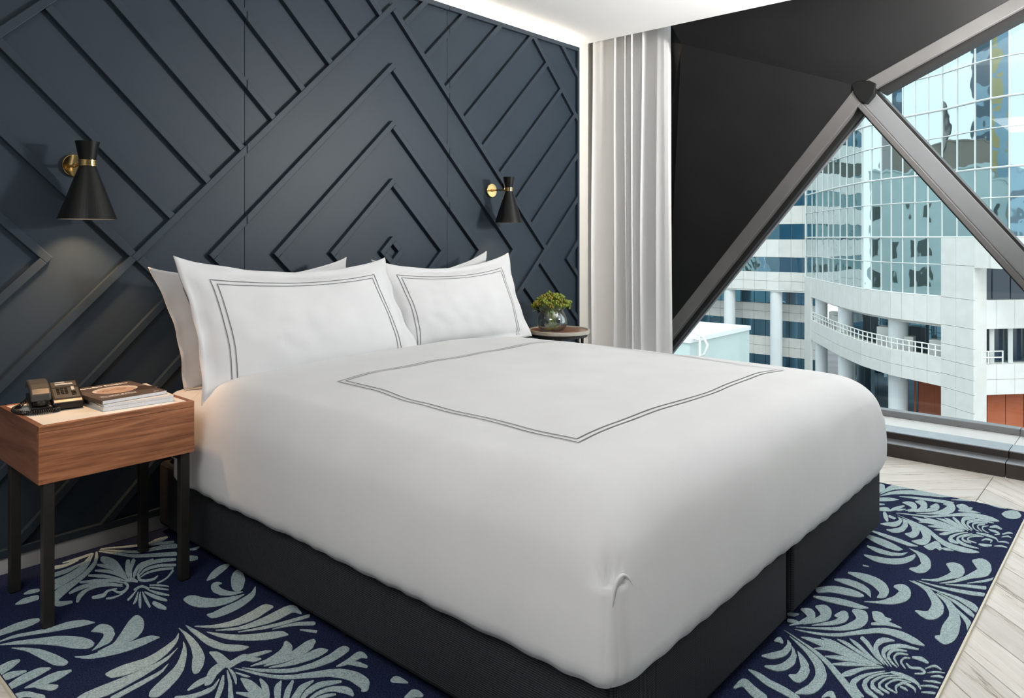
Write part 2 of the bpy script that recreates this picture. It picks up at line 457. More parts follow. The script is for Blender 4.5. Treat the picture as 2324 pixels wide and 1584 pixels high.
# --- curtain
def curtain():
    root = empty('sheer_curtain', (4.58, -.3, .02))
    tag(root, 'white sheer curtain hanging in soft vertical folds beside the window', 'curtain')
    NY, NZ = 260, 26
    v = []; f = []
    y0, y1 = .035, -.64
    for j in range(NZ + 1):
        z = .02 + (2.84 - .02) * j / NZ; h = j / NZ
        for i in range(NY + 1):
            t = i / NY
            ph = t * 6.5 + .42 * math.sin(t * 9 + 1.3 + h * .5) + .10 * math.sin(t * 23 + h * 1.1) + .22 * noise.noise(Vector((t * 3, h * 1.3, 3)))
            amp = .021 * (.55 + .45 * math.sin(t * 15 + 2) ** 2) * (.85 + .15 * (1 - h))
            sq = math.sin(2 * math.pi * ph)
            x = 4.585 + amp * sq + .004 * math.sin(4 * math.pi * ph + 1 + h)
            y = y0 + (y1 - y0) * t + .016 * math.cos(2 * math.pi * ph + .5)
            if t > .97: y = y0 + (y1 - y0) * t
            y += (.012 * (1 - h) - .004) * (1 if t > .8 else 0) * -1
            v.append((x - 4.58, y + .3, z - .02))
    for j in range(NZ):
        for i in range(NY):
            a = j * (NY + 1) + i; f.append((a, a + 1, a + NY + 2, a + NY + 1))
    o = mesh('curtain_cloth', v, f, m_curtain, root, smooth=True)
    part = MB().box(-.03, .03, -.36, .33, 2.805, 2.83).build('curtain_track', m_plaster, root)
    # stitched hem along the bottom
    hv = []; hf = []
    for j in (0, 1):
        for i in range(NY + 1):
            p = v[i]; hv.append((p[0] - .003, p[1], .005 + .06 * j))
    for i in range(NY): hf.append((i, i + 1, NY + 2 + i, NY + 1 + i))
    mesh('hem', hv, hf, m_curtain, root, smooth=True)
curtain()

# --- black faceted wall around the triangular windows
wall_right = empty('wall_right', (4.8, -1.5, 0)); wall_right['kind'] = 'structure'
tag(wall_right, 'black faceted metal lining around the triangular windows')
def child(o, p):
    o.parent = p; o.matrix_parent_inverse = Matrix.Translation(p.location).inverted(); return o
XG = 5.13                                   # glass plane
A_ = Vector((4.56, -.735, 2.585)); NODE = Vector((4.99, -1.752, 2.225))
LOW = Vector((4.985, -.385, .575)); 
def facet(name, pts, th=.02):
    pts = [Vector(p) for p in pts]; n = (pts[1] - pts[0]).cross(pts[2] - pts[0]).normalized()
    if n.x < 0: n = -n
    k = len(pts); v = pts + [p + n * th for p in pts]
    fs = [tuple(range(k)), tuple(range(2 * k - 1, k - 1, -1))] + [(i, (i + 1) % k, k + (i + 1) % k, k + i) for i in range(k)]
    return child(mesh(name, v, fs, m_black), wall_right)
BEAM_END = Vector((4.99, -5.75, 2.225 + .458 * (5.75 - 1.752)))
facet('facet_panel', [A_, NODE, LOW])
facet('facet_panel', [A_, (4.485, -.70, 2.70), (4.485, -5.75, 2.70 + .458 * 5.05), BEAM_END, NODE])
facet('facet_panel', [A_, LOW, (5.0, .05, .12), (4.74, .05, 2.84), (4.64, -.70, 2.84)])

def beam(name, p0, p1, off0, off1, x0, x1, mat, parent, ext0=0, ext1=0, bevel=.004):
    """bar in the facade plane from p0 to p1 (y,z); spans off0..off1 across and x0..x1 in depth"""
    a = Vector((p0[0], p0[1])); b = Vector((p1[0], p1[1])); d = (b - a).normalized(); n = Vector((-d.y, d.x))
    a = a - d * ext0; b = b + d * ext1
    q = [a + n * off0, b + n * off0, b + n * off1, a + n * off1]
    return child(MB().prism([(p.x, p.y) for p in q], 'x', x0, x1).build(name, mat, bevel=bevel), parent)
node2 = (NODE.y, NODE.z)
def on_line(p, d, s): return (p[0] + d[0] * s, p[1] + d[1] * s)
LB = (-.05, .118)                           # feet of the left diagonal
lk = (NODE.z - .575) / (-.385 - NODE.y)
LB = (NODE.y + (NODE.z - .118) / lk, .118)
RK = 1.285
RB = (NODE.y - (NODE.z - .118) / RK, .118)
UB = (-5.75, NODE.z + .458 * (5.75 + NODE.y))

window_1 = empty('window_1', (5.1, -1.7, .12)); window_1['kind'] = 'structure'
tag(window_1, 'triangular window below the joint of the black diagonal frames')
window_2 = empty('window_2', (5.1, -3.6, .12)); window_2['kind'] = 'structure'
tag(window_2, 'larger window right of the diagonal mullion at the picture edge')
beam('mullion', node2, LB, -.085, .004, 4.985, 5.10, m_frame, window_1, ext0=.02)
beam('gasket', node2, LB, -.118, -.085, 5.04, 5.13, m_gasket, window_1, ext0=-.05, bevel=0)
beam('glazing_bead', node2, LB, -.124, -.118, 5.10, 5.13, m_frame_light, window_1, ext0=-.06, bevel=0)
beam('mullion', node2, RB, -.045, .052, 5.02, 5.12, m_frame_light, window_2, ext0=.0)
beam('mullion_flange', node2, RB, .052, .085, 4.995, 5.12, m_frame, window_2, ext0=.0)
beam('gasket', node2, RB, .085, .098, 5.05, 5.13, m_gasket, window_1, bevel=0, ext0=-.1)
beam('gasket', node2, RB, -.060, -.045, 5.02, 5.13, m_gasket, window_2, bevel=0, ext0=-.06)
beam('mullion', node2, UB, -.004, .075, 4.985, 5.10, m_frame, window_2, ext0=.0)
beam('gasket', node2, UB, .075, .115, 5.02, 5.13, m_gasket, window_2, bevel=0, ext0=-.10)
hexa = [(NODE.y + a, NODE.z + b) for a, b in ((.035, .012), (.0, .03), (-.075, .02), (-.115, -.005), (-.10, -.075), (-.055, -.125), (-.015, -.105), (.02, -.05))]
child(MB().prism(hexa, 'x', 4.975, 5.125).build('joint_plate', m_black, bevel=.006), window_1)
def pane(name, pts, parent):
    return child(MB().prism(pts, 'x', XG, XG + .012).build(name, m_winglass), parent)
pane('glass_pane', [node2, RB, LB], window_1)
pane('glass_pane', [node2, (UB[0], UB[1]), (-5.75, .118), RB], window_2)
# solid black spandrel in the corner under the left diagonal is the lining; bottom frame and stepped sill
for (w, ya, yb) in ((window_1, .05, -2.60), (window_2, -2.605, -5.75)):
    child(MB().box(5.10, 5.17, yb, ya, .110, .150).build('bottom_rail', m_frame_light, bevel=.004), w)
sill = empty('trim_2', (4.85, -2.5, 0)); sill['kind'] = 'structure'
tag(sill, 'stepped dark bronze and white sill along the foot of the windows')
for ya, yb in ((.05, -2.60), (-2.603, -5.75)):
    child(MB().box(4.572, 4.682, yb, ya, 0, .074).build('sill_step', m_sill_dark, bevel=.002), sill)
    child(MB().box(4.570, 4.684, yb, ya, .074, .079).build('step_cap', m_sill_top, bevel=.001), sill)
    child(MB().box(4.686, 4.840, yb, ya, 0, .112).build('sill_upstand', m_sill_dark, bevel=.002), sill)
    child(MB().box(4.684, 4.842, yb, ya, .112, .118).build('upstand_cap', m_sill_top, bevel=.001), sill)
    child(MB().box(4.844, 5.17, yb, ya, -.1, .110).build('sill_board', m_sill_white, bevel=.002), sill)

# --- inlaid carpet with its pale scroll motifs
rug = empty('carpet', (2.3, -1.4, 0))
tag(rug, 'navy blue carpet with pale blue scrolling leaf motifs under the bed', 'carpet')
child(MB().box(RUG[0], RUG[1], RUG[2], RUG[3], -.011, .008).build('pile', m_carpet), rug)
child(MB().box(RUG[0] - .006, RUG[0], RUG[2] - .006, RUG[3], -.01, .011).build('edge_trim', m_trim), rug)
child(MB().box(RUG[0], RUG[1], RUG[2] - .006, RUG[2], -.01, .011).build('edge_trim', m_trim), rug)
child(MB().box(RUG[1], RUG[1] + .004, RUG[2] - .006, RUG[3], -.01, .0085).build('edge_trim', m_plank), rug)
MOTIFS = """763,-463 746,-454 714,-451 692,-454 651,-466 646,-472 644,-480 644,-486 645,-497 651,-499 725,-505 746,-503 765,-495 769,-489 771,-480 771,-471
853,-581 838,-571 822,-565 776,-563 763,-560 694,-530 679,-529 648,-535 647,-537 646,-540 648,-542 678,-546 699,-554 773,-597 848,-629 880,-638 883,-636 883,-633 873,-607 865,-592
772,-634 684,-576 643,-558 642,-559 642,-562 643,-564 697,-617 727,-652 755,-694 782,-746 794,-765 809,-781 816,-784 823,-783 828,-780 835,-772 837,-765 837,-751 836,-741 830,-718 822,-698 812,-680 793,-655
662,-607 661,-609 662,-612 681,-651 689,-674 702,-739 710,-782 715,-801 722,-815 729,-825 735,-829 741,-828 746,-822 749,-816 748,-802 740,-755 726,-705 715,-679 698,-650 684,-631
894,-664 887,-662 879,-664 855,-684 854,-687 855,-689 871,-712 875,-725 876,-733 867,-751 854,-767 843,-780 817,-804 817,-806 866,-800 878,-791 890,-773 898,-758 903,-742 907,-727 909,-711 908,-697 905,-683 900,-672
988,-688 978,-692 958,-710 942,-729 910,-772 892,-792 880,-805 870,-812 860,-816 826,-823 825,-826 826,-827 842,-834 866,-842 892,-843 927,-835 939,-829 949,-821 961,-808 972,-791 982,-771 990,-748 995,-727 996,-708 994,-694
969,-853 960,-848 946,-845 807,-827 794,-821 772,-803 770,-805 771,-809 785,-832 800,-850 825,-866 863,-882 896,-890 930,-891 982,-885 983,-883 984,-878 976,-861
1032,-903 1015,-923 1002,-933 974,-947 939,-960 919,-965 903,-967 852,-954 836,-954 812,-957 799,-961 797,-965 798,-980 801,-991 805,-998 814,-1004 828,-1010 856,-1016 876,-1018 893,-1018 915,-1013 935,-1005 953,-996 972,-983 991,-967 1006,-951 1016,-939 1024,-925 1033,-906 1034,-902
994,-983 967,-1000 952,-1007 928,-1014 898,-1019 870,-1020 753,-1014 727,-1015 716,-1018 703,-1025 700,-1031 700,-1038 701,-1041 706,-1047 715,-1056 740,-1067 767,-1073 799,-1070 866,-1056 900,-1045 930,-1033 947,-1025 960,-1016 992,-987 994,-985
939,-1046 913,-1062 897,-1067 769,-1086 767,-1088 764,-1092 763,-1097 762,-1103 763,-1108 766,-1110 845,-1097 884,-1088 899,-1082 912,-1074 939,-1049 940,-1046
1022,-962 1020,-963 1007,-991 995,-1011 974,-1041 956,-1063 945,-1076 934,-1084 873,-1122 854,-1136 846,-1145 839,-1157 838,-1163 841,-1173 846,-1179 852,-1182 861,-1181 871,-1177 888,-1167 915,-1149 930,-1137 944,-1123 956,-1109 968,-1090 982,-1066 997,-1038 1004,-1022 1011,-1004 1022,-966
657,-693 643,-686 633,-684 604,-692 599,-699 595,-711 593,-725 594,-737 597,-744 602,-747 632,-730 657,-708 658,-704 659,-698 658,-694
651,-771 629,-751 622,-748 615,-748 604,-752 590,-761 588,-766 588,-772 588,-778 590,-780 611,-788 627,-788 652,-783 654,-779 654,-776
688,-792 681,-788 670,-787 642,-792 623,-799 592,-818 589,-822 587,-828 586,-837 587,-843 590,-848 600,-846 670,-832 703,-819 705,-815 704,-809
737,-863 712,-848 692,-847 658,-854 626,-864 625,-866 625,-869 630,-872 645,-883 658,-889 677,-893 695,-894 712,-890 739,-877 741,-872 741,-867
653,-871 650,-872 647,-878 646,-887 647,-893 667,-931 673,-936 680,-937 689,-931 691,-924 691,-920 679,-902
620,-884 608,-878 588,-875 585,-877 583,-881 580,-888 579,-895 579,-902 580,-907 584,-913 607,-911 613,-913 617,-916 626,-930 641,-965 644,-966 647,-964 650,-958 651,-952 651,-946 650,-941 638,-914 628,-894
833,-236 817,-227 808,-227 790,-239 789,-245 793,-250 807,-261 829,-264 833,-260 836,-250 836,-240
816,-288 790,-280 776,-281 764,-289 748,-304 748,-310 753,-314 774,-326 809,-326 815,-319 818,-308 819,-295
1087,-57 1082,-62 1060,-115 1046,-143 1028,-170 1005,-199 980,-225 952,-247 924,-266 897,-278 884,-286 864,-307 848,-331 840,-349 834,-368 832,-385 832,-403 835,-419 840,-430 847,-436 859,-439 878,-441 882,-435 883,-426 882,-421 858,-401 854,-391 854,-383 909,-326 979,-263 1002,-237 1023,-212 1044,-180 1059,-149 1070,-121 1086,-71 1088,-63
1072,-62 1022,-139 997,-171 980,-186 958,-200 860,-254 856,-260 853,-269 851,-280 851,-291 853,-296 856,-297 904,-272 960,-237 987,-215 1006,-191 1029,-154 1072,-72 1074,-65
1056,-76 1007,-137 981,-165 953,-183 920,-197 877,-203 872,-212 870,-219 870,-227 872,-232 911,-234 941,-223 966,-208 984,-191 1005,-165 1054,-86 1057,-79
1017,-122 955,-137 895,-141 892,-144 889,-152 887,-162 887,-169 889,-175 911,-177 932,-178 949,-175 971,-164 1014,-133 1017,-127
1012,-88 959,-86 918,-67 915,-69 911,-77 908,-87 908,-97 909,-102 928,-112 952,-118 971,-113 1010,-97 1012,-93
1070,-56 965,-65 964,-67 962,-72 965,-75 994,-86 1018,-87 1066,-75 1068,-72 1071,-65
1087,-122 1080,-124 1074,-134 1068,-151 1065,-167 1065,-328 1068,-396 1069,-405 1071,-404 1073,-400 1087,-339 1099,-268 1106,-218 1107,-189 1104,-166 1098,-144
1048,-181 1044,-184 1042,-195 1049,-224 1063,-270 1078,-306 1081,-307 1085,-303 1088,-297 1091,-282 1084,-249 1071,-211
1140,-225 1135,-227 1130,-234 1110,-279 1098,-309 1087,-346 1075,-405 1075,-409 1078,-406 1104,-329 1139,-251 1143,-234
1157,-234 1151,-238 1136,-263 1122,-286 1110,-310 1096,-350 1080,-411 1080,-416 1083,-412 1105,-354 1118,-325 1155,-259 1159,-244 1159,-237
1206,-291 1166,-290 1156,-295 1143,-306 1126,-330 1106,-363 1098,-383 1086,-417 1085,-420 1087,-420 1110,-378 1127,-353 1140,-336 1150,-327 1160,-322 1200,-311 1204,-308 1206,-301 1207,-294
1261,-344 1236,-320 1219,-309 1197,-304 1178,-307 1159,-317 1142,-335 1108,-386 1107,-391 1108,-395 1115,-388 1144,-354 1154,-346 1164,-341 1184,-338 1207,-342 1259,-373 1264,-367 1268,-355 1267,-350
1213,-365 1191,-353 1165,-352 1152,-356 1142,-363 1110,-400 1108,-404 1109,-408 1133,-387 1145,-379 1169,-376 1193,-383 1206,-391 1237,-420 1240,-418 1244,-412 1245,-407 1245,-401
1221,-421 1190,-396 1159,-389 1144,-390 1133,-396 1111,-414 1109,-418 1110,-421 1115,-418 1137,-407 1162,-408 1187,-416 1219,-440 1224,-437 1226,-429 1226,-426
1036,-240 1024,-228 1021,-232 1019,-240 1043,-285 1052,-307 1062,-349 1066,-386 1066,-410 1067,-411 1068,-408 1072,-359 1070,-321 1066,-293 1056,-264
1010,-269 992,-253 988,-259 987,-267 1024,-326 1054,-392 1063,-420 1065,-416 1063,-394 1059,-369 1046,-328 1031,-294
999,-312 953,-288 951,-289 948,-294 948,-303 1018,-367 1033,-385 1054,-423 1056,-422 1056,-418 1043,-374 1037,-360 1026,-341
992,-340 978,-330 962,-324 941,-323 928,-327 897,-348 894,-357 895,-365 927,-357 956,-357 975,-361 992,-370 1009,-387 1043,-432 1045,-430 1046,-424 1027,-391 1007,-357
1000,-377 981,-366 961,-362 946,-365 930,-373 914,-388 903,-407 891,-438 890,-447 894,-451 897,-448 913,-421 937,-394 949,-385 961,-383 976,-384 992,-391 1011,-405 1039,-444 1041,-442 1041,-439 1021,-401 1011,-386
1020,-439 995,-429 988,-432 976,-445 972,-447 942,-441 939,-444 936,-451 935,-457 936,-462 954,-474 966,-476 975,-470 990,-448 1000,-445 1019,-449 1021,-444
1057,-413 1054,-416 1052,-422 1051,-451 1042,-464 1031,-476 1024,-478 1016,-470 1011,-459 1008,-437 1006,-438 1004,-442 1004,-457 1007,-476 1014,-494 1022,-499 1030,-495 1047,-475 1053,-465 1057,-456 1059,-447 1060,-437 1058,-415
1086,-393 1078,-393 1064,-401 1062,-404 1059,-410 1060,-418 1072,-425 1078,-431 1086,-451 1090,-448 1094,-439 1092,-406 1090,-397
1118,-376 1115,-380 1104,-406 1098,-423 1096,-440 1097,-452 1110,-469 1125,-476 1138,-476 1151,-465 1157,-457 1158,-452 1158,-448 1143,-458 1129,-457 1117,-451 1108,-437 1106,-424 1118,-384 1119,-378
1217,-442 1184,-478 1171,-490 1157,-496 1133,-503 1131,-506 1130,-511 1131,-514 1133,-514 1157,-509 1175,-499 1214,-458 1218,-447
1087,-483 1075,-485 1059,-494 1057,-497 1055,-503 1056,-508 1079,-500 1085,-507 1090,-534 1093,-535 1095,-532 1097,-524 1094,-501 1091,-488
1064,-504 1013,-554 1011,-559 1010,-565 1013,-566 1031,-550 1064,-509 1065,-505
1060,-523 1015,-598 1013,-603 1013,-607 1014,-607 1023,-600 1033,-586 1060,-529 1061,-525
1066,-529 1064,-531 1049,-560 1033,-594 1025,-618 1017,-647 1019,-651 1023,-646 1040,-604 1065,-537 1066,-532
1071,-535 1069,-538 1061,-563 1048,-613 1039,-664 1039,-669 1042,-669 1044,-667 1046,-662 1059,-609 1071,-539
1076,-540 1074,-543 1073,-548 1073,-586 1076,-610 1083,-638 1097,-669 1101,-664 1103,-656 1087,-583
1091,-532 1089,-535 1088,-540 1095,-590 1103,-610 1118,-636 1122,-632 1122,-626
1101,-518 1099,-520 1098,-525 1117,-564 1136,-594 1138,-592 1139,-586 1129,-562 1119,-544
1120,-512 1108,-501 1106,-504 1105,-508 1138,-552 1147,-568 1149,-567 1150,-563 1146,-552 1134,-528
1066,-636 1061,-640 1057,-651 1056,-676 1059,-701 1069,-723 1072,-723 1075,-719 1077,-714 1078,-707 1076,-667 1069,-639
1017,-499 989,-498 970,-490 966,-495 966,-501 977,-509 987,-512 1016,-506 1018,-503
1095,-58 1092,-61 1091,-68 1152,-203 1166,-227 1192,-254 1277,-328 1280,-329 1284,-325 1289,-317 1293,-308 1294,-297 1293,-292 1196,-218 1176,-199 1165,-183 1139,-129
1327,-214 1288,-190 1219,-179 1200,-170 1182,-152 1104,-45 1101,-48 1100,-54 1107,-65 1163,-160 1181,-185 1197,-198 1271,-229 1309,-258 1316,-255 1325,-240 1329,-223
1321,-170 1172,-79 1110,-37 1108,-40 1107,-46 1121,-57 1201,-123 1323,-203 1326,-203 1331,-195 1334,-185 1335,-180
1334,-114 1308,-108 1290,-110 1244,-132 1242,-136 1241,-141 1245,-143 1275,-153 1297,-151 1330,-136 1333,-132 1336,-124 1337,-116
1311,-366 1304,-361 1299,-366 1294,-377 1292,-395 1293,-410 1295,-419 1300,-424 1307,-425 1319,-425 1323,-421 1329,-410 1332,-398 1323,-379
1384,-307 1363,-311 1335,-306 1331,-312 1334,-317 1348,-333 1359,-336 1381,-322 1385,-313
1379,-552 1367,-544 1356,-543 1340,-548 1321,-559 1299,-575 1282,-593 1261,-619 1259,-625 1262,-627 1289,-625 1326,-605 1350,-589 1378,-566 1380,-562 1381,-557
1379,-622 1363,-630 1347,-644 1331,-665 1315,-694 1299,-728 1290,-755 1288,-766 1288,-776 1289,-783 1293,-787 1297,-789 1303,-787 1317,-777 1334,-754 1353,-724 1367,-695 1376,-668 1381,-639 1382,-625
1278,-658 1270,-658 1261,-662 1253,-671 1246,-682 1240,-696 1236,-710 1235,-726 1235,-741 1240,-764 1251,-783 1269,-796 1289,-801 1301,-802 1303,-801 1304,-798 1287,-783 1278,-772 1271,-752 1266,-726 1266,-710 1268,-693 1272,-688 1284,-688 1287,-682 1283,-664
1294,-819 1246,-798 1218,-778 1197,-748 1190,-733 1180,-701 1170,-689 1159,-687 1145,-693 1142,-698 1139,-705 1137,-730 1137,-746 1139,-758 1143,-773 1150,-788 1166,-811 1188,-828 1216,-838 1245,-841 1263,-837 1295,-825 1297,-822 1298,-820
1352,-797 1322,-826 1298,-837 1272,-845 1249,-850 1204,-853 1162,-860 1147,-855 1144,-861 1143,-875 1144,-885 1148,-893 1158,-899 1173,-903 1189,-905 1212,-904 1235,-900 1253,-895 1287,-880 1301,-871 1314,-860 1324,-849 1334,-834 1352,-801
1309,-941 1302,-938 1291,-939 1259,-947 1205,-957 1190,-957 1174,-955 1147,-947 1127,-937 1106,-919 1088,-899 1085,-900 1086,-903 1100,-928 1121,-956 1152,-983 1181,-998 1214,-1005 1234,-1005 1248,-1003 1315,-981 1319,-976 1321,-969 1316,-950
1360,-1007 1344,-1004 1262,-1014 1217,-1015 1195,-1014 1176,-1009 1162,-1002 1119,-972 1118,-974 1121,-978 1148,-1007 1166,-1024 1186,-1037 1208,-1046 1248,-1059 1269,-1063 1290,-1065 1330,-1058 1340,-1058 1347,-1066 1354,-1088 1357,-1087 1360,-1082 1367,-1052 1370,-1036 1370,-1026 1368,-1016
1369,-1107 1274,-1082 1214,-1059 1163,-1035 1161,-1034 1161,-1037 1165,-1040 1218,-1078 1250,-1094 1280,-1105 1360,-1126 1364,-1124 1368,-1119 1370,-1113
1345,-1150 1320,-1128 1301,-1117 1282,-1110 1242,-1100 1240,-1103 1253,-1109 1279,-1123 1299,-1136 1317,-1153 1342,-1179 1346,-1179 1350,-1176 1354,-1170 1355,-1164 1354,-1159
1299,-1169 1297,-1170 1296,-1172 1307,-1200 1321,-1224 1323,-1225 1328,-1220 1330,-1216 1329,-1212 1316,-1190
1246,-1125 1187,-1084 1158,-1059 1142,-1038 1128,-1017 1095,-959 1094,-962 1105,-1015 1120,-1054 1141,-1088 1167,-1118 1198,-1145 1218,-1157 1255,-1170 1258,-1168 1259,-1165 1258,-1144 1254,-1133
1070,-871 1068,-875 1064,-916 1061,-1001 1062,-1034 1066,-1063 1077,-1095 1090,-1119 1101,-1131 1112,-1140 1120,-1143 1129,-1144 1138,-1143 1140,-1139 1140,-1136 1127,-1110 1101,-1076 1095,-1061 1090,-1041 1083,-1004 1078,-927
1048,-871 1046,-874 1040,-924 1034,-955 1026,-993 1019,-1021 1011,-1042 1002,-1066 995,-1079 976,-1115 971,-1127 968,-1138 966,-1150 970,-1155 977,-1155 985,-1150 1002,-1132 1017,-1108 1024,-1096 1029,-1082 1038,-1052 1046,-1008 1050,-963 1051,-923
1055,-1082 1049,-1077 1047,-1078 1045,-1081 1040,-1117 1037,-1146 1036,-1164 1038,-1180 1042,-1192 1047,-1199 1052,-1202 1072,-1198 1087,-1197 1094,-1199 1098,-1203 1106,-1222 1111,-1226 1117,-1228 1129,-1230 1131,-1228 1132,-1224 1121,-1202 1117,-1179 1112,-1168 1107,-1165 1101,-1163 1068,-1169 1065,-1168 1067,-1123 1066,-1105 1063,-1092
1163,-1195 1102,-1169 1100,-1170 1097,-1173 1096,-1177 1096,-1181 1106,-1190 1122,-1201 1132,-1206 1172,-1214 1174,-1213 1174,-1209
1050,-1152 1031,-1154 1019,-1158 1009,-1163 1000,-1170 989,-1183 962,-1223 961,-1227 961,-1230 968,-1233 973,-1233 980,-1230 986,-1225 1007,-1205 1045,-1185 1050,-1177 1054,-1167 1054,-1157
987,-1192 966,-1189 953,-1191 940,-1197 920,-1210 918,-1213 918,-1216 921,-1218 952,-1219 981,-1213 985,-1210 988,-1203 989,-1196
1231,-1195 1224,-1198 1213,-1212 1204,-1219 1194,-1226 1186,-1230 1164,-1236 1139,-1240 1093,-1236 1092,-1238 1093,-1239 1105,-1246 1130,-1260 1159,-1270 1177,-1272 1196,-1269 1206,-1263 1214,-1257 1221,-1248 1228,-1237 1232,-1225 1234,-1214 1234,-1199
1293,-1247 1280,-1244 1268,-1245 1221,-1258 1177,-1265 1153,-1266 1118,-1264 1117,-1265 1117,-1267 1122,-1270 1153,-1287 1175,-1295 1204,-1300 1234,-1300 1256,-1294 1265,-1290 1275,-1282 1289,-1269 1293,-1263 1296,-1253 1295,-1249
1277,-1306 1261,-1302 1199,-1301 1178,-1300 1156,-1294 1125,-1282 1123,-1284 1140,-1299 1161,-1316 1182,-1327 1220,-1339 1251,-1344 1273,-1343 1283,-1340 1288,-1336 1290,-1331 1286,-1319 1283,-1311
1329,-1349 1315,-1349 1279,-1358 1245,-1359 1218,-1356 1183,-1346 1158,-1332 1137,-1313 1099,-1265 1073,-1226 1072,-1226 1072,-1228 1074,-1232 1082,-1253 1093,-1276 1105,-1295 1122,-1320 1139,-1340 1152,-1352 1166,-1362 1206,-1382 1235,-1391 1262,-1396 1285,-1395 1313,-1391 1327,-1385 1336,-1378 1337,-1375 1339,-1366 1338,-1359 1335,-1353
1347,-1412 1341,-1410 1333,-1410 1302,-1418 1256,-1423 1255,-1425 1255,-1427 1271,-1436 1283,-1441 1294,-1444 1330,-1443 1334,-1446 1340,-1456 1342,-1456 1345,-1453 1347,-1450 1352,-1430 1352,-1419
1303,-1443 1288,-1431 1285,-1433 1283,-1437 1303,-1480 1309,-1496 1312,-1496 1315,-1494 1317,-1491 1318,-1487 1316,-1468 1313,-1457 1310,-1450
1058,-1212 1056,-1212 1060,-1218 1059,-1221 1066,-1244 1080,-1286 1099,-1327 1114,-1353 1126,-1370 1139,-1383 1209,-1445 1216,-1454 1225,-1468 1232,-1482 1237,-1498 1240,-1509 1241,-1522 1241,-1552 1240,-1563 1239,-1567 1233,-1572 1232,-1574 1233,-1577 1237,-1582 1241,-1584 1248,-1583 1253,-1580 1262,-1571 1271,-1559 1278,-1544 1281,-1530 1281,-1513 1280,-1496 1275,-1479 1269,-1465 1256,-1444 1235,-1423 1151,-1368 1128,-1347 1114,-1327 1095,-1294 1078,-1258
1045,-1192 1043,-1195 1032,-1246 1020,-1285 1021,-1288 1023,-1287 1035,-1265 1040,-1253 1043,-1243 1045,-1233 1046,-1222
1049,-1232 1047,-1234 1047,-1237 1053,-1269 1056,-1278 1063,-1285 1065,-1285 1065,-1282 1060,-1262
1017,-1220 1014,-1221 952,-1302 949,-1309 949,-1316 952,-1319 956,-1317 976,-1294 988,-1278 1000,-1260 1017,-1227 1019,-1223
1037,-1206 1035,-1208 1008,-1268 974,-1333 973,-1339 973,-1344 975,-1347 978,-1347 981,-1346 984,-1342 1003,-1302 1014,-1279 1021,-1262 1029,-1238 1038,-1209
1000,-1228 977,-1245 969,-1248 960,-1248 940,-1246 918,-1240 905,-1233 885,-1216 882,-1218 880,-1221 879,-1225 879,-1230 896,-1249 909,-1259 929,-1265 950,-1268 964,-1266 975,-1260 984,-1251 1001,-1231 1001,-1229
1045,-1270 1043,-1271 1041,-1274 1033,-1305 1029,-1324 1027,-1349 1027,-1382 1028,-1416 1031,-1423 1037,-1424 1042,-1422 1046,-1418 1049,-1412 1052,-1406 1057,-1358 1058,-1324 1057,-1303 1053,-1287
1079,-1314 1076,-1315 1074,-1318 1044,-1396 1043,-1401 1043,-1406 1045,-1410 1049,-1411 1053,-1408 1057,-1403 1069,-1379 1075,-1363 1078,-1351 1080,-1338 1080,-1317
1005,-1322 1002,-1324 1001,-1328 1016,-1372 1030,-1405 1033,-1408 1036,-1408 1041,-1404 1046,-1397 1048,-1389 1048,-1382
1112,-1365 1097,-1369 1090,-1374 1084,-1380 1076,-1390 1067,-1408 1057,-1428 1055,-1436 1056,-1442 1058,-1444 1062,-1444 1067,-1440 1095,-1397 1112,-1371 1113,-1367
1134,-1388 1111,-1402 1103,-1408 1095,-1415 1073,-1443 1070,-1450 1070,-1457 1072,-1460 1075,-1462 1078,-1461 1081,-1458 1134,-1398 1136,-1392
1173,-1430 1147,-1425 1137,-1426 1128,-1429 1114,-1438 1091,-1455 1088,-1459 1085,-1464 1084,-1469 1084,-1474 1085,-1478 1087,-1480 1093,-1480 1120,-1460 1133,-1452 1146,-1447 1171,-1438 1174,-1434 1174,-1431
1218,-1483 1200,-1466 1186,-1455 1175,-1451 1162,-1451 1150,-1452 1132,-1457 1124,-1461 1116,-1466 1106,-1474 1102,-1480 1101,-1485 1102,-1489 1104,-1490 1107,-1489 1120,-1482 1129,-1479 1149,-1476 1163,-1476 1181,-1481 1219,-1500 1221,-1500 1224,-1497 1225,-1492
1194,-1498 1182,-1490 1164,-1486 1144,-1486 1124,-1491 1120,-1494 1118,-1499 1118,-1503 1119,-1505 1143,-1501 1156,-1503 1167,-1506 1177,-1512 1186,-1524 1199,-1555 1203,-1575 1205,-1576 1209,-1573 1217,-1557 1220,-1546 1220,-1536 1217,-1527 1212,-1517 1204,-1507
1172,-1521 1158,-1510 1136,-1505 1132,-1508 1130,-1514 1131,-1516 1137,-1519 1176,-1536 1179,-1534 1180,-1530
1340,-1590 1332,-1588 1320,-1592 1316,-1595 1314,-1600 1314,-1603 1317,-1609 1332,-1629 1340,-1640 1342,-1640 1344,-1638 1345,-1615 1345,-1603 1343,-1595
1333,-1675 1327,-1673 1319,-1674 1297,-1680 1293,-1682 1290,-1687 1291,-1692 1307,-1700 1315,-1705 1326,-1718 1329,-1718 1333,-1716 1336,-1710 1339,-1690 1337,-1681
4011,-2148 4002,-2144 3989,-2144 3947,-2159 3874,-2176 3866,-2180 3863,-2184 3867,-2185 3884,-2187 3906,-2189 3929,-2188 3952,-2185 3974,-2179 3996,-2172 4011,-2163 4016,-2155
4052,-2210 4024,-2197 4006,-2193 3983,-2190 3924,-2188 3844,-2191 3842,-2193 3895,-2204 3933,-2215 3963,-2226 3999,-2256 4039,-2299 4046,-2299 4050,-2297 4059,-2276 4069,-2243 4064,-2225
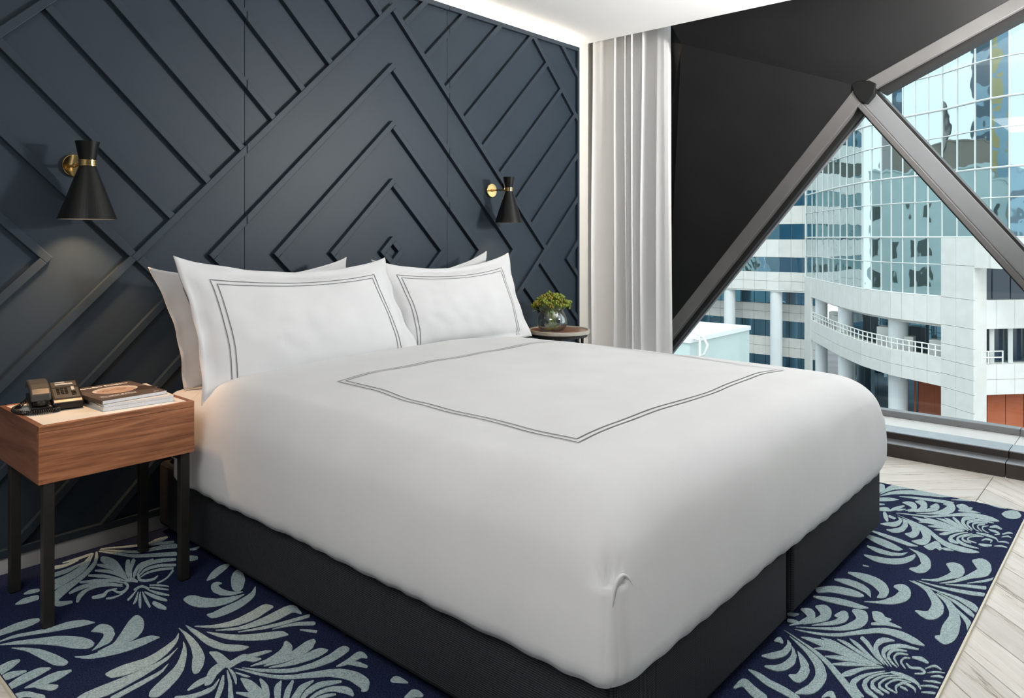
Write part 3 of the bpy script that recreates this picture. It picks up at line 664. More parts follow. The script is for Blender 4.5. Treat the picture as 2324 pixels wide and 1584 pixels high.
3971,-2251 3944,-2233 3911,-2218 3876,-2208 3827,-2197 3818,-2196 3815,-2197 3878,-2234 3919,-2273 3943,-2307 3971,-2372 3994,-2419 4029,-2455 4032,-2455 4039,-2454 4041,-2453 4049,-2408 4045,-2361 4027,-2318 4005,-2283
3876,-2267 3872,-2268 3871,-2269 3907,-2427 3922,-2458 3944,-2482 3948,-2482 3954,-2482 3958,-2479 3959,-2461 3958,-2441 3951,-2415 3915,-2323
3805,-2211 3790,-2198 3780,-2196 3767,-2197 3752,-2201 3740,-2206 3735,-2211 3760,-2240 3788,-2261 3818,-2279 3824,-2279 3830,-2276 3824,-2236
3710,-2219 3704,-2218 3692,-2220 3682,-2224 3677,-2228 3701,-2244 3708,-2248 3715,-2246 3719,-2244
4025,-2492 3990,-2465 3986,-2464 3983,-2466 4010,-2510 4025,-2538 4031,-2539 4038,-2537 4038,-2510
4033,-2614 4027,-2614 4024,-2616 4013,-2649 4015,-2663 4024,-2679 4033,-2679 4039,-2677 4047,-2655 4045,-2641
4011,-2695 3996,-2686 3978,-2680 3941,-2674 3933,-2674 3927,-2675 3903,-2687 3891,-2697 3889,-2708 3895,-2721 3907,-2731 3926,-2738 3951,-2743 3965,-2743 3978,-2741 4006,-2731 4021,-2721 4022,-2709
3824,-2313 3799,-2301 3794,-2300 3788,-2302 3776,-2322 3766,-2336 3752,-2349 3743,-2354 3726,-2350 3693,-2338 3690,-2338 3688,-2339 3703,-2361 3714,-2369 3723,-2371 3736,-2372 3750,-2371 3766,-2369 3785,-2365 3803,-2359 3817,-2352 3826,-2346 3831,-2338 3832,-2329 3829,-2319
3882,-2356 3859,-2342 3853,-2342 3846,-2343 3839,-2346 3824,-2364 3814,-2372 3803,-2377 3781,-2379 3759,-2377 3743,-2373 3686,-2351 3682,-2352 3689,-2359 3713,-2383 3732,-2396 3753,-2403 3765,-2405 3779,-2405 3801,-2404 3823,-2400 3845,-2395 3864,-2387 3878,-2379 3887,-2370 3888,-2363
3882,-2421 3869,-2417 3830,-2409 3825,-2409 3818,-2411 3816,-2417 3805,-2415 3768,-2404 3703,-2376 3701,-2375 3698,-2377 3706,-2384 3734,-2412 3754,-2430 3772,-2441 3788,-2447 3803,-2448 3820,-2448 3839,-2446 3856,-2442 3872,-2437 3882,-2431 3886,-2425
3937,-2458 3903,-2448 3893,-2450 3887,-2464 3884,-2466 3877,-2469 3850,-2466 3816,-2460 3775,-2448 3746,-2435 3716,-2412 3688,-2384 3685,-2384 3684,-2385 3694,-2402 3716,-2437 3747,-2479 3765,-2492 3790,-2501 3814,-2505 3843,-2506 3876,-2503 3906,-2496 3928,-2488 3942,-2478 3945,-2466
3953,-2511 3930,-2499 3916,-2499 3904,-2503 3875,-2519 3861,-2531 3858,-2543 3867,-2554 3879,-2558 3899,-2561 3923,-2562 3930,-2562 3936,-2560 3938,-2557 3932,-2546 3952,-2533 3959,-2523 3958,-2517
3883,-2533 3862,-2518 3856,-2518 3849,-2518 3842,-2520 3840,-2523 3869,-2585 3878,-2601 3881,-2601 3885,-2601 3892,-2580 3895,-2551 3891,-2542
3631,-2317 3628,-2316 3628,-2318 3634,-2327 3640,-2358 3666,-2428 3676,-2443 3689,-2458 3766,-2526 3789,-2551 3797,-2567 3799,-2581 3800,-2610 3796,-2641 3798,-2652 3817,-2677 3822,-2679 3830,-2678 3834,-2675 3858,-2650 3866,-2628 3866,-2599 3854,-2565 3844,-2549 3826,-2533 3720,-2459 3694,-2437 3683,-2419 3656,-2357 3648,-2341 3641,-2335 3643,-2333 3642,-2330 3637,-2321
3753,-2312 3720,-2295 3691,-2287 3648,-2283 3638,-2285 3633,-2288 3640,-2293 3673,-2307 3737,-2322 3748,-2323 3754,-2321 3757,-2316
3688,-2295 3684,-2294 3677,-2295 3671,-2297 3667,-2299 3665,-2315 3671,-2323 3695,-2332 3706,-2336 3710,-2335 3714,-2334 3698,-2313
3674,-2252 3648,-2237 3635,-2237 3619,-2241 3611,-2245 3607,-2249 3618,-2272 3634,-2290 3640,-2290 3650,-2288 3670,-2276 3679,-2267 3681,-2260
3611,-2270 3602,-2269 3589,-2271 3542,-2286 3521,-2295 3496,-2309 3493,-2312 3493,-2314 3501,-2316 3512,-2314 3563,-2299 3582,-2291 3608,-2278 3613,-2274
3582,-2298 3576,-2298 3568,-2299 3560,-2301 3555,-2304 3543,-2324 3545,-2328 3551,-2331 3562,-2333 3566,-2332 3569,-2328 3579,-2312 3584,-2300
3580,-2337 3577,-2337 3549,-2347 3524,-2342 3509,-2336 3484,-2316 3452,-2297 3447,-2298 3443,-2299 3442,-2317 3446,-2341 3450,-2351 3460,-2358 3479,-2363 3495,-2364 3513,-2364 3530,-2363 3546,-2360 3557,-2357 3567,-2352
3583,-2353 3532,-2367 3515,-2371 3493,-2373 3470,-2372 3453,-2368 3434,-2360 3418,-2350 3403,-2336 3398,-2335 3393,-2336 3390,-2338 3379,-2360 3380,-2367 3386,-2376 3393,-2383 3403,-2388 3415,-2392 3430,-2395 3448,-2396 3466,-2396 3485,-2395 3503,-2393 3520,-2389 3534,-2385 3547,-2379 3558,-2373
3576,-2357 3572,-2358 3539,-2384 3516,-2399 3497,-2408 3473,-2416 3454,-2420 3432,-2420 3424,-2416 3409,-2406 3403,-2405 3394,-2408 3373,-2429 3371,-2436 3373,-2441 3381,-2446 3395,-2449 3412,-2451 3431,-2451 3450,-2449 3471,-2446 3489,-2441 3507,-2435 3522,-2428 3535,-2421 3557,-2402 3568,-2384
3586,-2332 3583,-2333 3554,-2379 3533,-2405 3505,-2428 3471,-2449 3449,-2459 3427,-2467 3413,-2470 3394,-2471 3385,-2470 3376,-2467 3344,-2446 3340,-2445 3335,-2446 3330,-2448 3328,-2450 3320,-2470 3318,-2481 3321,-2491 3333,-2497 3354,-2501 3379,-2502 3407,-2501 3436,-2496 3463,-2488 3486,-2479 3502,-2469 3519,-2455 3532,-2442 3545,-2426 3566,-2387
3613,-2323 3610,-2322 3610,-2326 3606,-2327 3606,-2331 3568,-2383 3532,-2431 3512,-2453 3490,-2471 3431,-2507 3402,-2528 3379,-2548 3364,-2566 3357,-2580 3352,-2596 3350,-2614 3351,-2627 3356,-2640 3365,-2654 3386,-2671 3389,-2673 3395,-2673 3398,-2671 3404,-2655 3413,-2583 3421,-2559 3433,-2544 3453,-2526 3476,-2506 3521,-2473 3541,-2454 3554,-2435 3604,-2342 3604,-2338 3607,-2337 3607,-2333 3610,-2331
3396,-2517 3383,-2512 3357,-2506 3317,-2495 3311,-2495 3306,-2497 3297,-2505 3288,-2517 3290,-2525 3300,-2531 3325,-2536 3311,-2550 3310,-2553 3317,-2556 3329,-2556 3338,-2554 3367,-2544 3382,-2539 3391,-2534 3397,-2529 3400,-2525 3400,-2520
3344,-2551 3339,-2548 3335,-2548 3331,-2549 3327,-2565 3328,-2575 3337,-2590 3341,-2593 3345,-2594 3347,-2593 3356,-2573 3354,-2563
3632,-2381 3626,-2381 3624,-2383 3607,-2405 3596,-2423 3591,-2438 3589,-2481 3581,-2536 3584,-2552 3592,-2576 3596,-2577 3600,-2576 3602,-2574 3624,-2545 3638,-2517 3647,-2490 3649,-2466 3634,-2423
3662,-2421 3659,-2421 3655,-2422 3642,-2441 3630,-2461 3618,-2488 3609,-2522 3607,-2547 3611,-2548 3620,-2547 3624,-2545 3648,-2501 3659,-2458
3595,-2428 3583,-2416 3578,-2417 3576,-2418 3593,-2461 3596,-2470 3599,-2472 3604,-2472 3612,-2471 3619,-2468 3622,-2466 3610,-2445
3684,-2465 3680,-2465 3678,-2466 3657,-2503 3618,-2552 3600,-2587 3603,-2587 3605,-2586 3625,-2568 3670,-2524 3685,-2507 3691,-2490
3712,-2490 3709,-2490 3705,-2491 3684,-2507 3646,-2545 3623,-2571 3614,-2592 3617,-2592 3620,-2591 3698,-2523 3709,-2507
3748,-2518 3739,-2517 3727,-2519 3688,-2538 3631,-2574 3620,-2584 3610,-2596 3610,-2598 3615,-2598 3650,-2576 3722,-2540 3740,-2528 3748,-2520
3785,-2558 3772,-2552 3751,-2550 3738,-2551 3725,-2552 3699,-2557 3683,-2562 3671,-2567 3646,-2581 3626,-2597 3621,-2611 3622,-2612 3626,-2611 3636,-2600 3645,-2594 3669,-2582 3694,-2572 3711,-2568 3726,-2566 3734,-2567 3744,-2571 3785,-2595 3792,-2596 3798,-2595 3803,-2592 3794,-2569
3784,-2596 3766,-2585 3747,-2578 3729,-2575 3709,-2576 3689,-2579 3668,-2586 3651,-2597 3634,-2608 3634,-2609 3640,-2610 3646,-2609 3681,-2590 3689,-2588 3702,-2585 3710,-2586 3718,-2588 3744,-2601 3757,-2610 3768,-2621 3775,-2639 3779,-2665 3784,-2666 3788,-2664 3798,-2637 3800,-2623 3797,-2610
3752,-2609 3738,-2601 3721,-2597 3705,-2597 3685,-2600 3662,-2607 3647,-2615 3639,-2622 3631,-2635 3634,-2635 3638,-2634 3654,-2618 3667,-2611 3683,-2606 3697,-2603 3704,-2603 3713,-2605 3734,-2617 3759,-2645 3764,-2646 3770,-2645 3771,-2644 3760,-2619
3732,-2622 3725,-2619 3713,-2616 3699,-2616 3685,-2618 3675,-2621 3666,-2625 3637,-2643 3639,-2645 3646,-2644 3660,-2636 3686,-2624 3693,-2622 3701,-2621 3713,-2624 3733,-2639 3740,-2640 3745,-2638
3734,-2650 3722,-2640 3712,-2635 3700,-2634 3686,-2635 3669,-2639 3656,-2645 3647,-2654 3639,-2666 3644,-2667 3647,-2666 3660,-2652 3669,-2646 3678,-2642 3689,-2639 3695,-2639 3702,-2640 3726,-2654 3731,-2654 3735,-2653
3759,-2671 3747,-2666 3726,-2659 3718,-2659 3710,-2661 3709,-2663 3724,-2679 3723,-2689 3718,-2702 3727,-2703 3733,-2703 3737,-2701 3761,-2682 3763,-2676
3694,-2660 3687,-2659 3682,-2661 3671,-2671 3667,-2677 3665,-2692 3659,-2698 3657,-2699 3657,-2698 3644,-2689 3638,-2689 3635,-2691 3638,-2695 3646,-2703 3653,-2705 3661,-2705 3668,-2704 3683,-2697 3690,-2692 3692,-2687
3572,-2465 3564,-2458 3559,-2458 3554,-2460 3557,-2491 3570,-2527 3593,-2572 3598,-2580 3601,-2580 3603,-2579 3598,-2505 3591,-2486
3547,-2497 3536,-2488 3530,-2488 3526,-2489 3534,-2514 3543,-2527 3571,-2556 3585,-2575 3594,-2586 3597,-2586 3599,-2585 3588,-2553 3567,-2518
3569,-2551 3554,-2540 3533,-2528 3495,-2513 3487,-2514 3484,-2516 3489,-2530 3498,-2539 3515,-2546 3550,-2559 3590,-2587 3595,-2585 3581,-2564
3590,-2598 3569,-2579 3547,-2568 3515,-2556 3503,-2553 3490,-2552 3475,-2552 3459,-2554 3444,-2558 3432,-2563 3426,-2568 3424,-2572 3427,-2588 3431,-2595 3437,-2596 3444,-2594 3469,-2570 3477,-2565 3483,-2565 3510,-2569 3541,-2577 3564,-2586 3588,-2602 3589,-2602 3593,-2601
3592,-2615 3551,-2590 3539,-2585 3526,-2581 3510,-2578 3495,-2577 3480,-2578 3466,-2581 3453,-2587 3441,-2594 3430,-2604 3423,-2614 3421,-2630 3428,-2661 3429,-2665 3434,-2666 3438,-2664 3447,-2633 3455,-2615 3470,-2597 3478,-2590 3485,-2587 3491,-2586 3501,-2586 3524,-2590 3545,-2598 3586,-2618 3590,-2618 3593,-2617
3578,-2617 3559,-2604 3538,-2595 3522,-2592 3514,-2592 3504,-2593 3494,-2595 3484,-2599 3477,-2602 3472,-2607 3468,-2620 3469,-2632 3472,-2633 3478,-2632 3482,-2631 3492,-2609 3501,-2601 3508,-2599 3513,-2598 3525,-2600 3540,-2606 3557,-2615 3569,-2623 3589,-2652 3594,-2652 3595,-2651 3591,-2637 3585,-2625
3568,-2628 3553,-2618 3537,-2612 3528,-2611 3520,-2611 3510,-2612 3502,-2614 3491,-2618 3486,-2624 3485,-2648 3489,-2649 3493,-2649 3496,-2647 3501,-2629 3505,-2621 3511,-2617 3516,-2616 3523,-2616 3534,-2619 3549,-2626 3560,-2634 3581,-2658 3585,-2658 3586,-2657 3577,-2637
3489,-2657 3482,-2657 3477,-2658 3475,-2659 3468,-2676 3473,-2685 3492,-2698 3496,-2700 3501,-2700 3508,-2699 3512,-2697 3502,-2675
3570,-2667 3559,-2663 3538,-2658 3531,-2659 3527,-2661 3545,-2668 3551,-2672 3554,-2679 3553,-2688 3552,-2689 3531,-2688 3527,-2690 3528,-2691 3550,-2694 3560,-2693 3568,-2691 3573,-2686 3575,-2679 3574,-2672
3615,-2627 3608,-2627 3604,-2629 3588,-2699 3582,-2704 3565,-2710 3564,-2712 3570,-2712 3582,-2709 3599,-2704 3608,-2697 3617,-2685 3624,-2671 3627,-2659 3624,-2647
3709,-2726 3692,-2719 3672,-2712 3668,-2712 3662,-2713 3659,-2715 3680,-2725 3690,-2732 3696,-2744 3699,-2745 3707,-2744 3711,-2737 3712,-2731
3660,-2728 3635,-2715 3632,-2715 3628,-2715 3625,-2717 3644,-2732 3645,-2738 3641,-2746 3643,-2747 3649,-2747 3663,-2736 3664,-2732
3582,-2724 3568,-2713 3562,-2712 3558,-2714 3569,-2732 3571,-2739 3569,-2748 3572,-2749 3576,-2749 3579,-2748 3586,-2740 3589,-2732
3526,-2721 3506,-2707 3502,-2707 3499,-2708 3513,-2735 3516,-2749 3522,-2749 3526,-2748 3533,-2731 3531,-2726
3288,-2284 3280,-2284 3269,-2285 3261,-2288 3255,-2292 3223,-2334 3210,-2357 3198,-2387 3192,-2418 3196,-2430 3201,-2435 3210,-2438 3218,-2441 3222,-2441 3226,-2439 3257,-2400 3269,-2380 3277,-2361 3285,-2330 3291,-2288
3348,-2289 3339,-2289 3333,-2292 3310,-2336 3297,-2366 3278,-2430 3275,-2443 3276,-2452 3280,-2462 3291,-2476 3292,-2478 3296,-2478 3299,-2478 3301,-2476 3312,-2443 3328,-2403 3342,-2343
3168,-2324 3161,-2325 3154,-2327 3130,-2360 3123,-2382 3123,-2405 3130,-2425 3147,-2444 3163,-2454 3175,-2458 3189,-2460 3204,-2462 3206,-2462 3209,-2461 3190,-2452 3182,-2446 3173,-2434 3166,-2417 3165,-2398 3172,-2359 3171,-2326
3205,-2487 3140,-2464 3126,-2455 3113,-2443 3101,-2428 3094,-2414 3073,-2340 3069,-2339 3066,-2339 3060,-2342 3050,-2358 3041,-2374 3036,-2386 3034,-2399 3036,-2413 3039,-2427 3046,-2441 3054,-2452 3065,-2463 3080,-2474 3096,-2482 3118,-2490 3140,-2495 3158,-2496 3178,-2495 3200,-2491 3205,-2489
3252,-2457 3248,-2457 3225,-2482 3216,-2490 3205,-2497 3189,-2505 3169,-2513 3149,-2520 3131,-2525 3125,-2525 3112,-2525 3093,-2523 3080,-2517 3060,-2503 3054,-2503 3049,-2504 3046,-2506 3034,-2527 3032,-2535 3034,-2542 3043,-2549 3055,-2555 3073,-2559 3093,-2561 3113,-2561 3135,-2559 3158,-2554 3179,-2548 3194,-2541 3210,-2532 3222,-2524 3231,-2515 3245,-2489
3212,-2608 3197,-2599 3189,-2599 3184,-2600 3150,-2615 3135,-2622 3126,-2627 3098,-2622 3053,-2609 3034,-2602 3025,-2597 3008,-2584 2987,-2559 2984,-2559 2983,-2560 2992,-2587 3003,-2604 3018,-2616 3061,-2640 3089,-2659 3101,-2663 3115,-2666 3138,-2667 3151,-2666 3164,-2664 3176,-2661 3187,-2658 3205,-2650 3212,-2645 3218,-2640 3224,-2628 3222,-2617
3327,-2683 3300,-2668 3294,-2667 3287,-2667 3278,-2669 3218,-2695 3214,-2695 3180,-2688 3146,-2680 3110,-2669 3076,-2657 3053,-2648 3039,-2641 2996,-2614 2994,-2615 2993,-2616 3011,-2634 3025,-2647 3038,-2656 3114,-2696 3156,-2726 3171,-2732 3186,-2736 3197,-2737 3211,-2738 3225,-2738 3241,-2737 3269,-2733 3284,-2730 3295,-2726 3306,-2722 3317,-2716 3326,-2709 3332,-2703 3335,-2694
3179,-2754 3153,-2742 3132,-2731 3063,-2689 3061,-2689 3059,-2690 3064,-2694 3101,-2726 3123,-2741 3141,-2749 3169,-2758 3175,-2758 3180,-2757 3181,-2755
2974,-2365 2970,-2364 2965,-2365 2961,-2367 2959,-2369 2968,-2386 2970,-2387 2974,-2386
2872,-2341 2864,-2341 2859,-2344 2826,-2424 2817,-2438 2802,-2454 2785,-2468 2772,-2475 2763,-2476 2736,-2477 2732,-2478 2730,-2480 2739,-2492 2751,-2499 2764,-2501 2783,-2500 2802,-2498 2822,-2492 2840,-2485 2855,-2477 2868,-2468 2879,-2456 2887,-2444 2894,-2428 2898,-2403 2891,-2370
2790,-2330 2780,-2322 2774,-2323 2769,-2326 2760,-2390 2755,-2409 2741,-2438 2726,-2454 2720,-2460 2721,-2462 2725,-2462 2754,-2452 2772,-2445 2780,-2439 2789,-2431 2803,-2412 2811,-2389 2811,-2362 2805,-2346
2709,-2324 2673,-2299 2669,-2297 2659,-2297 2647,-2300 2637,-2305 2632,-2311 2633,-2315 2659,-2339 2670,-2354 2684,-2410 2693,-2430 2701,-2437 2710,-2443 2717,-2441 2723,-2435 2731,-2425 2735,-2416 2738,-2391 2733,-2361 2724,-2339
2598,-2309 2592,-2310 2588,-2313 2588,-2352 2591,-2372 2610,-2453 2617,-2464 2631,-2476 2635,-2477 2639,-2475 2645,-2420 2644,-2397 2638,-2377 2627,-2352 2601,-2310
2892,-2510 2872,-2499 2864,-2498 2857,-2499 2851,-2502 2840,-2518 2832,-2522 2830,-2523 2813,-2522 2790,-2520 2773,-2516 2753,-2509 2732,-2501 2715,-2492 2699,-2479 2676,-2453 2672,-2454 2682,-2476 2699,-2507 2711,-2523 2723,-2535 2735,-2543 2749,-2551 2765,-2557 2780,-2561 2803,-2563 2826,-2561 2849,-2557 2870,-2550 2887,-2540 2897,-2529 2899,-2518
2493,-2316 2484,-2308 2480,-2309 2474,-2310 2454,-2335 2448,-2340 2443,-2343 2423,-2341 2399,-2337 2352,-2320 2350,-2321 2349,-2322 2361,-2331 2382,-2346 2410,-2363 2425,-2367 2433,-2368 2443,-2367 2458,-2365 2473,-2360 2487,-2353 2497,-2345 2503,-2338 2504,-2332 2501,-2325
2555,-2352 2536,-2340 2532,-2339 2528,-2340 2524,-2342 2500,-2364 2487,-2373 2470,-2371 2451,-2367 2389,-2351 2387,-2352 2397,-2360 2426,-2382 2450,-2396 2467,-2402 2476,-2403 2485,-2403 2501,-2401 2519,-2397 2535,-2391 2548,-2383 2557,-2374 2562,-2366 2561,-2359
2557,-2417 2542,-2412 2517,-2407 2510,-2408 2505,-2411 2503,-2423 2496,-2422 2478,-2417 2460,-2409 2400,-2375 2399,-2375 2397,-2376 2403,-2382 2428,-2410 2446,-2426 2466,-2439 2486,-2447 2499,-2449 2514,-2449 2529,-2447 2544,-2442 2556,-2436 2562,-2429 2563,-2422
2593,-2442 2584,-2442 2577,-2444 2547,-2464 2537,-2467 2529,-2467 2511,-2465 2477,-2455 2461,-2449 2449,-2443 2425,-2424 2384,-2378 2371,-2359 2368,-2358 2369,-2357 2367,-2353 2365,-2352 2365,-2351 2363,-2347 2360,-2347 2361,-2345 2358,-2343 2359,-2341 2354,-2340 2355,-2343 2357,-2343 2357,-2346 2360,-2347 2359,-2349 2361,-2351 2360,-2352 2364,-2357 2364,-2359 2366,-2359 2365,-2361 2369,-2366 2370,-2370 2406,-2428 2425,-2453 2439,-2466 2456,-2479 2471,-2489 2487,-2496 2509,-2501 2521,-2502 2536,-2501 2550,-2500 2564,-2497 2576,-2493 2588,-2489 2597,-2484 2604,-2479 2608,-2474 2610,-2469 2607,-2458
2623,-2495 2617,-2494 2611,-2495 2582,-2506 2566,-2514 2557,-2524 2555,-2531 2558,-2538 2568,-2545 2586,-2552 2600,-2556 2606,-2555 2610,-2553 2611,-2536 2626,-2525 2631,-2520 2633,-2515 2632,-2506
2572,-2537 2542,-2514 2538,-2514 2533,-2514 2529,-2516 2527,-2518 2555,-2551 2563,-2571 2567,-2593 2569,-2595 2572,-2594 2574,-2593 2582,-2572 2584,-2561 2583,-2552 2579,-2545
2502,-2522 2471,-2499 2418,-2465 2396,-2445 2380,-2426 2363,-2397 2352,-2374 2347,-2358 2342,-2352 2344,-2351 2343,-2347 2339,-2343 2337,-2343 2338,-2346 2341,-2350 2339,-2353 2340,-2361 2349,-2395 2360,-2421 2369,-2437 2380,-2453 2392,-2466 2431,-2497 2484,-2541 2492,-2550 2498,-2560 2501,-2576 2500,-2604 2494,-2643 2496,-2654 2501,-2672 2507,-2674 2511,-2672 2531,-2647 2545,-2620 2549,-2599 2546,-2578 2537,-2557 2523,-2540
2308,-2374 2305,-2375 2303,-2377 2298,-2416 2288,-2461 2285,-2486 2286,-2512 2288,-2538 2300,-2592 2302,-2592 2304,-2592 2306,-2591 2307,-2590 2321,-2527 2333,-2483 2336,-2460 2335,-2435 2328,-2409 2321,-2393
2344,-2423 2342,-2424 2340,-2426 2318,-2502 2309,-2548 2305,-2568 2306,-2570 2309,-2569 2310,-2568 2331,-2518 2350,-2467 2352,-2457 2352,-2446 2349,-2435
2295,-2446 2270,-2426 2267,-2426 2264,-2427 2282,-2460 2287,-2480 2291,-2497 2293,-2499 2298,-2500 2305,-2499 2311,-2496 2314,-2493 2307,-2463 2302,-2455
2370,-2462 2367,-2462 2365,-2464 2328,-2534 2318,-2560 2307,-2597 2310,-2597 2311,-2596 2368,-2498 2371,-2489 2373,-2481
2398,-2489 2394,-2490 2392,-2491 2373,-2509 2337,-2553 2323,-2575 2309,-2606 2310,-2606 2312,-2606 2331,-2579 2343,-2565 2377,-2531 2386,-2520 2394,-2506 2399,-2490
2435,-2514 2431,-2513 2427,-2513 2420,-2514 2416,-2516 2393,-2537 2344,-2577 2331,-2590 2315,-2610 2314,-2612 2317,-2611 2358,-2580 2416,-2541 2424,-2533 2431,-2526 2436,-2517
2469,-2564 2462,-2561 2455,-2558 2444,-2556 2433,-2556 2422,-2556 2410,-2557 2400,-2558 2390,-2561 2378,-2566 2368,-2571 2355,-2579 2344,-2587 2332,-2600 2316,-2620 2316,-2621 2319,-2621 2335,-2607 2354,-2593 2370,-2583 2391,-2573 2400,-2571 2406,-2570 2421,-2571 2439,-2576 2453,-2584 2472,-2598 2477,-2598 2479,-2596 2477,-2577 2473,-2570
2456,-2602 2439,-2591 2422,-2585 2413,-2583 2402,-2583 2393,-2583 2383,-2585 2367,-2590 2353,-2598 2339,-2609 2318,-2628 2319,-2630 2322,-2629 2349,-2611 2367,-2601 2380,-2596 2387,-2595 2393,-2595 2404,-2597 2416,-2602 2428,-2609 2441,-2619 2451,-2631 2466,-2663 2469,-2666 2474,-2665 2476,-2664 2474,-2628 2469,-2615
2428,-2609 2418,-2604 2404,-2601 2388,-2600 2374,-2602 2365,-2604 2357,-2608 2338,-2623 2327,-2636 2323,-2642 2324,-2642 2327,-2642 2347,-2624 2363,-2614 2373,-2609 2382,-2608 2395,-2609 2406,-2612 2413,-2616 2421,-2624 2433,-2641 2438,-2641 2442,-2640 2437,-2625 2433,-2615
2413,-2625 2406,-2621 2398,-2619 2388,-2618 2378,-2618 2370,-2620 2364,-2622 2349,-2632 2335,-2642 2335,-2643 2337,-2644 2340,-2643 2361,-2631 2371,-2626 2377,-2624 2386,-2624 2396,-2626 2405,-2631 2417,-2649 2421,-2650 2424,-2648 2421,-2637 2417,-2629
2399,-2643 2393,-2641 2383,-2639 2372,-2639 2363,-2641 2357,-2643 2351,-2646 2334,-2661 2335,-2662 2338,-2662 2347,-2656 2357,-2650 2364,-2646 2370,-2645 2378,-2644 2384,-2645 2389,-2646 2394,-2650 2401,-2658 2405,-2658 2407,-2657 2403,-2648
2418,-2660 2416,-2660 2412,-2660 2409,-2662 2408,-2684 2405,-2701 2407,-2703 2413,-2704 2419,-2702 2429,-2692 2433,-2685 2433,-2681 2431,-2676
2370,-2655 2368,-2655 2365,-2655 2355,-2661 2348,-2666 2345,-2671 2346,-2677 2358,-2693 2356,-2699 2352,-2704 2351,-2705 2350,-2704 2346,-2702 2330,-2687 2327,-2687 2324,-2688 2326,-2691 2337,-2704 2345,-2709 2350,-2710 2354,-2710 2359,-2708 2364,-2705 2370,-2698 2373,-2692 2370,-2686 2360,-2674 2359,-2670 2362,-2665 2371,-2657
2250,-2466 2247,-2465 2244,-2467 2256,-2507 2301,-2603 2303,-2604 2304,-2603 2284,-2508 2275,-2492
2247,-2514 2223,-2495 2222,-2495 2218,-2496 2216,-2498 2238,-2531 2268,-2565 2287,-2590 2302,-2610 2304,-2610 2272,-2547 2260,-2527
2267,-2571 2247,-2556 2222,-2543 2205,-2537 2175,-2530 2170,-2531 2167,-2533 2176,-2542 2194,-2554 2212,-2561 2238,-2570 2252,-2576 2269,-2588 2299,-2614 2301,-2613 2299,-2609 2280,-2585
2282,-2617 2252,-2594 2231,-2581 2214,-2574 2197,-2567 2185,-2564 2174,-2562 2162,-2563 2150,-2564 2139,-2568 2130,-2573 2123,-2578 2119,-2584 2116,-2591 2114,-2602 2114,-2610 2117,-2611 2121,-2610 2141,-2592 2150,-2585 2163,-2578 2167,-2577 2172,-2577 2197,-2581 2223,-2589 2245,-2598 2282,-2621 2283,-2621 2285,-2620
2295,-2638 2264,-2613 2245,-2602 2232,-2596 2219,-2592 2207,-2589 2195,-2588 2183,-2589 2170,-2592 2159,-2597 2150,-2602 2144,-2607 2140,-2613 2131,-2635 2130,-2639 2131,-2641 2136,-2642 2142,-2640 2157,-2619 2166,-2609 2174,-2604 2180,-2601 2187,-2599 2195,-2599 2205,-2600 2216,-2601 2238,-2608 2258,-2618 2293,-2640 2295,-2640 2297,-2640
2266,-2629 2253,-2619 2235,-2612 2225,-2609 2214,-2607 2206,-2606 2197,-2606 2188,-2608 2179,-2611 2172,-2615 2167,-2620 2162,-2630 2157,-2648 2158,-2649 2160,-2650 2164,-2649 2166,-2648 2174,-2637 2183,-2624 2191,-2617 2196,-2615 2201,-2614 2207,-2614 2215,-2615 2235,-2620 2251,-2626 2262,-2634 2283,-2654 2285,-2654 2287,-2653
2263,-2640 2250,-2631 2234,-2626 2225,-2624 2216,-2623 2208,-2623 2201,-2624 2194,-2626 2189,-2628 2185,-2632 2182,-2635 2179,-2643 2177,-2657 2178,-2659 2180,-2659 2183,-2659 2186,-2658 2191,-2644 2196,-2635 2199,-2633 2203,-2630 2208,-2629 2212,-2629 2228,-2631 2243,-2636 2251,-2640 2259,-2646 2285,-2676 2287,-2676 2289,-2676 2290,-2675 2273,-2651
2263,-2654 2251,-2647 2234,-2642 2220,-2640 2214,-2640 2208,-2641 2200,-2645 2195,-2651 2191,-2672 2192,-2673 2196,-2673 2197,-2672 2205,-2654 2209,-2648 2212,-2646 2216,-2645 2227,-2646 2242,-2650 2253,-2656 2258,-2660 2261,-2664 2270,-2690 2272,-2691 2275,-2691 2276,-2689 2273,-2673 2268,-2661
2260,-2672 2253,-2668 2244,-2665 2234,-2662 2224,-2661 2218,-2662 2212,-2664 2196,-2672 2197,-2674 2200,-2674 2218,-2667 2221,-2667 2226,-2667 2236,-2670 2246,-2674 2250,-2678 2251,-2682 2250,-2692 2245,-2702 2242,-2704 2231,-2709 2229,-2710 2231,-2711 2233,-2711 2244,-2709 2252,-2706 2257,-2702 2262,-2694 2264,-2684 2264,-2677
2235,-2672 2231,-2672 2228,-2673 2225,-2685 2225,-2692 2227,-2693 2230,-2692 2237,-2685 2237,-2680
2296,-2634 2291,-2634 2286,-2636 2281,-2665 2279,-2688 2277,-2697 2271,-2705 2256,-2716 2256,-2718 2259,-2718 2262,-2718 2283,-2708 2292,-2701 2298,-2693 2303,-2678 2305,-2660 2302,-2648
2411,-2717 2404,-2713 2390,-2708 2377,-2703 2373,-2704 2372,-2705 2393,-2716 2400,-2722 2401,-2728 2397,-2740 2400,-2741 2403,-2740 2410,-2731 2414,-2725 2414,-2721
2378,-2727 2356,-2713 2353,-2713 2352,-2713 2374,-2735 2386,-2751 2388,-2751 2390,-2751 2384,-2736
2358,-2735 2344,-2724 2342,-2724 2340,-2725 2352,-2742 2355,-2752 2355,-2761 2357,-2762 2359,-2762 2361,-2761 2365,-2750 2364,-2742
2308,-2714 2306,-2714 2304,-2715 2316,-2739 2323,-2761 2326,-2762 2328,-2761 2328,-2740 2323,-2731
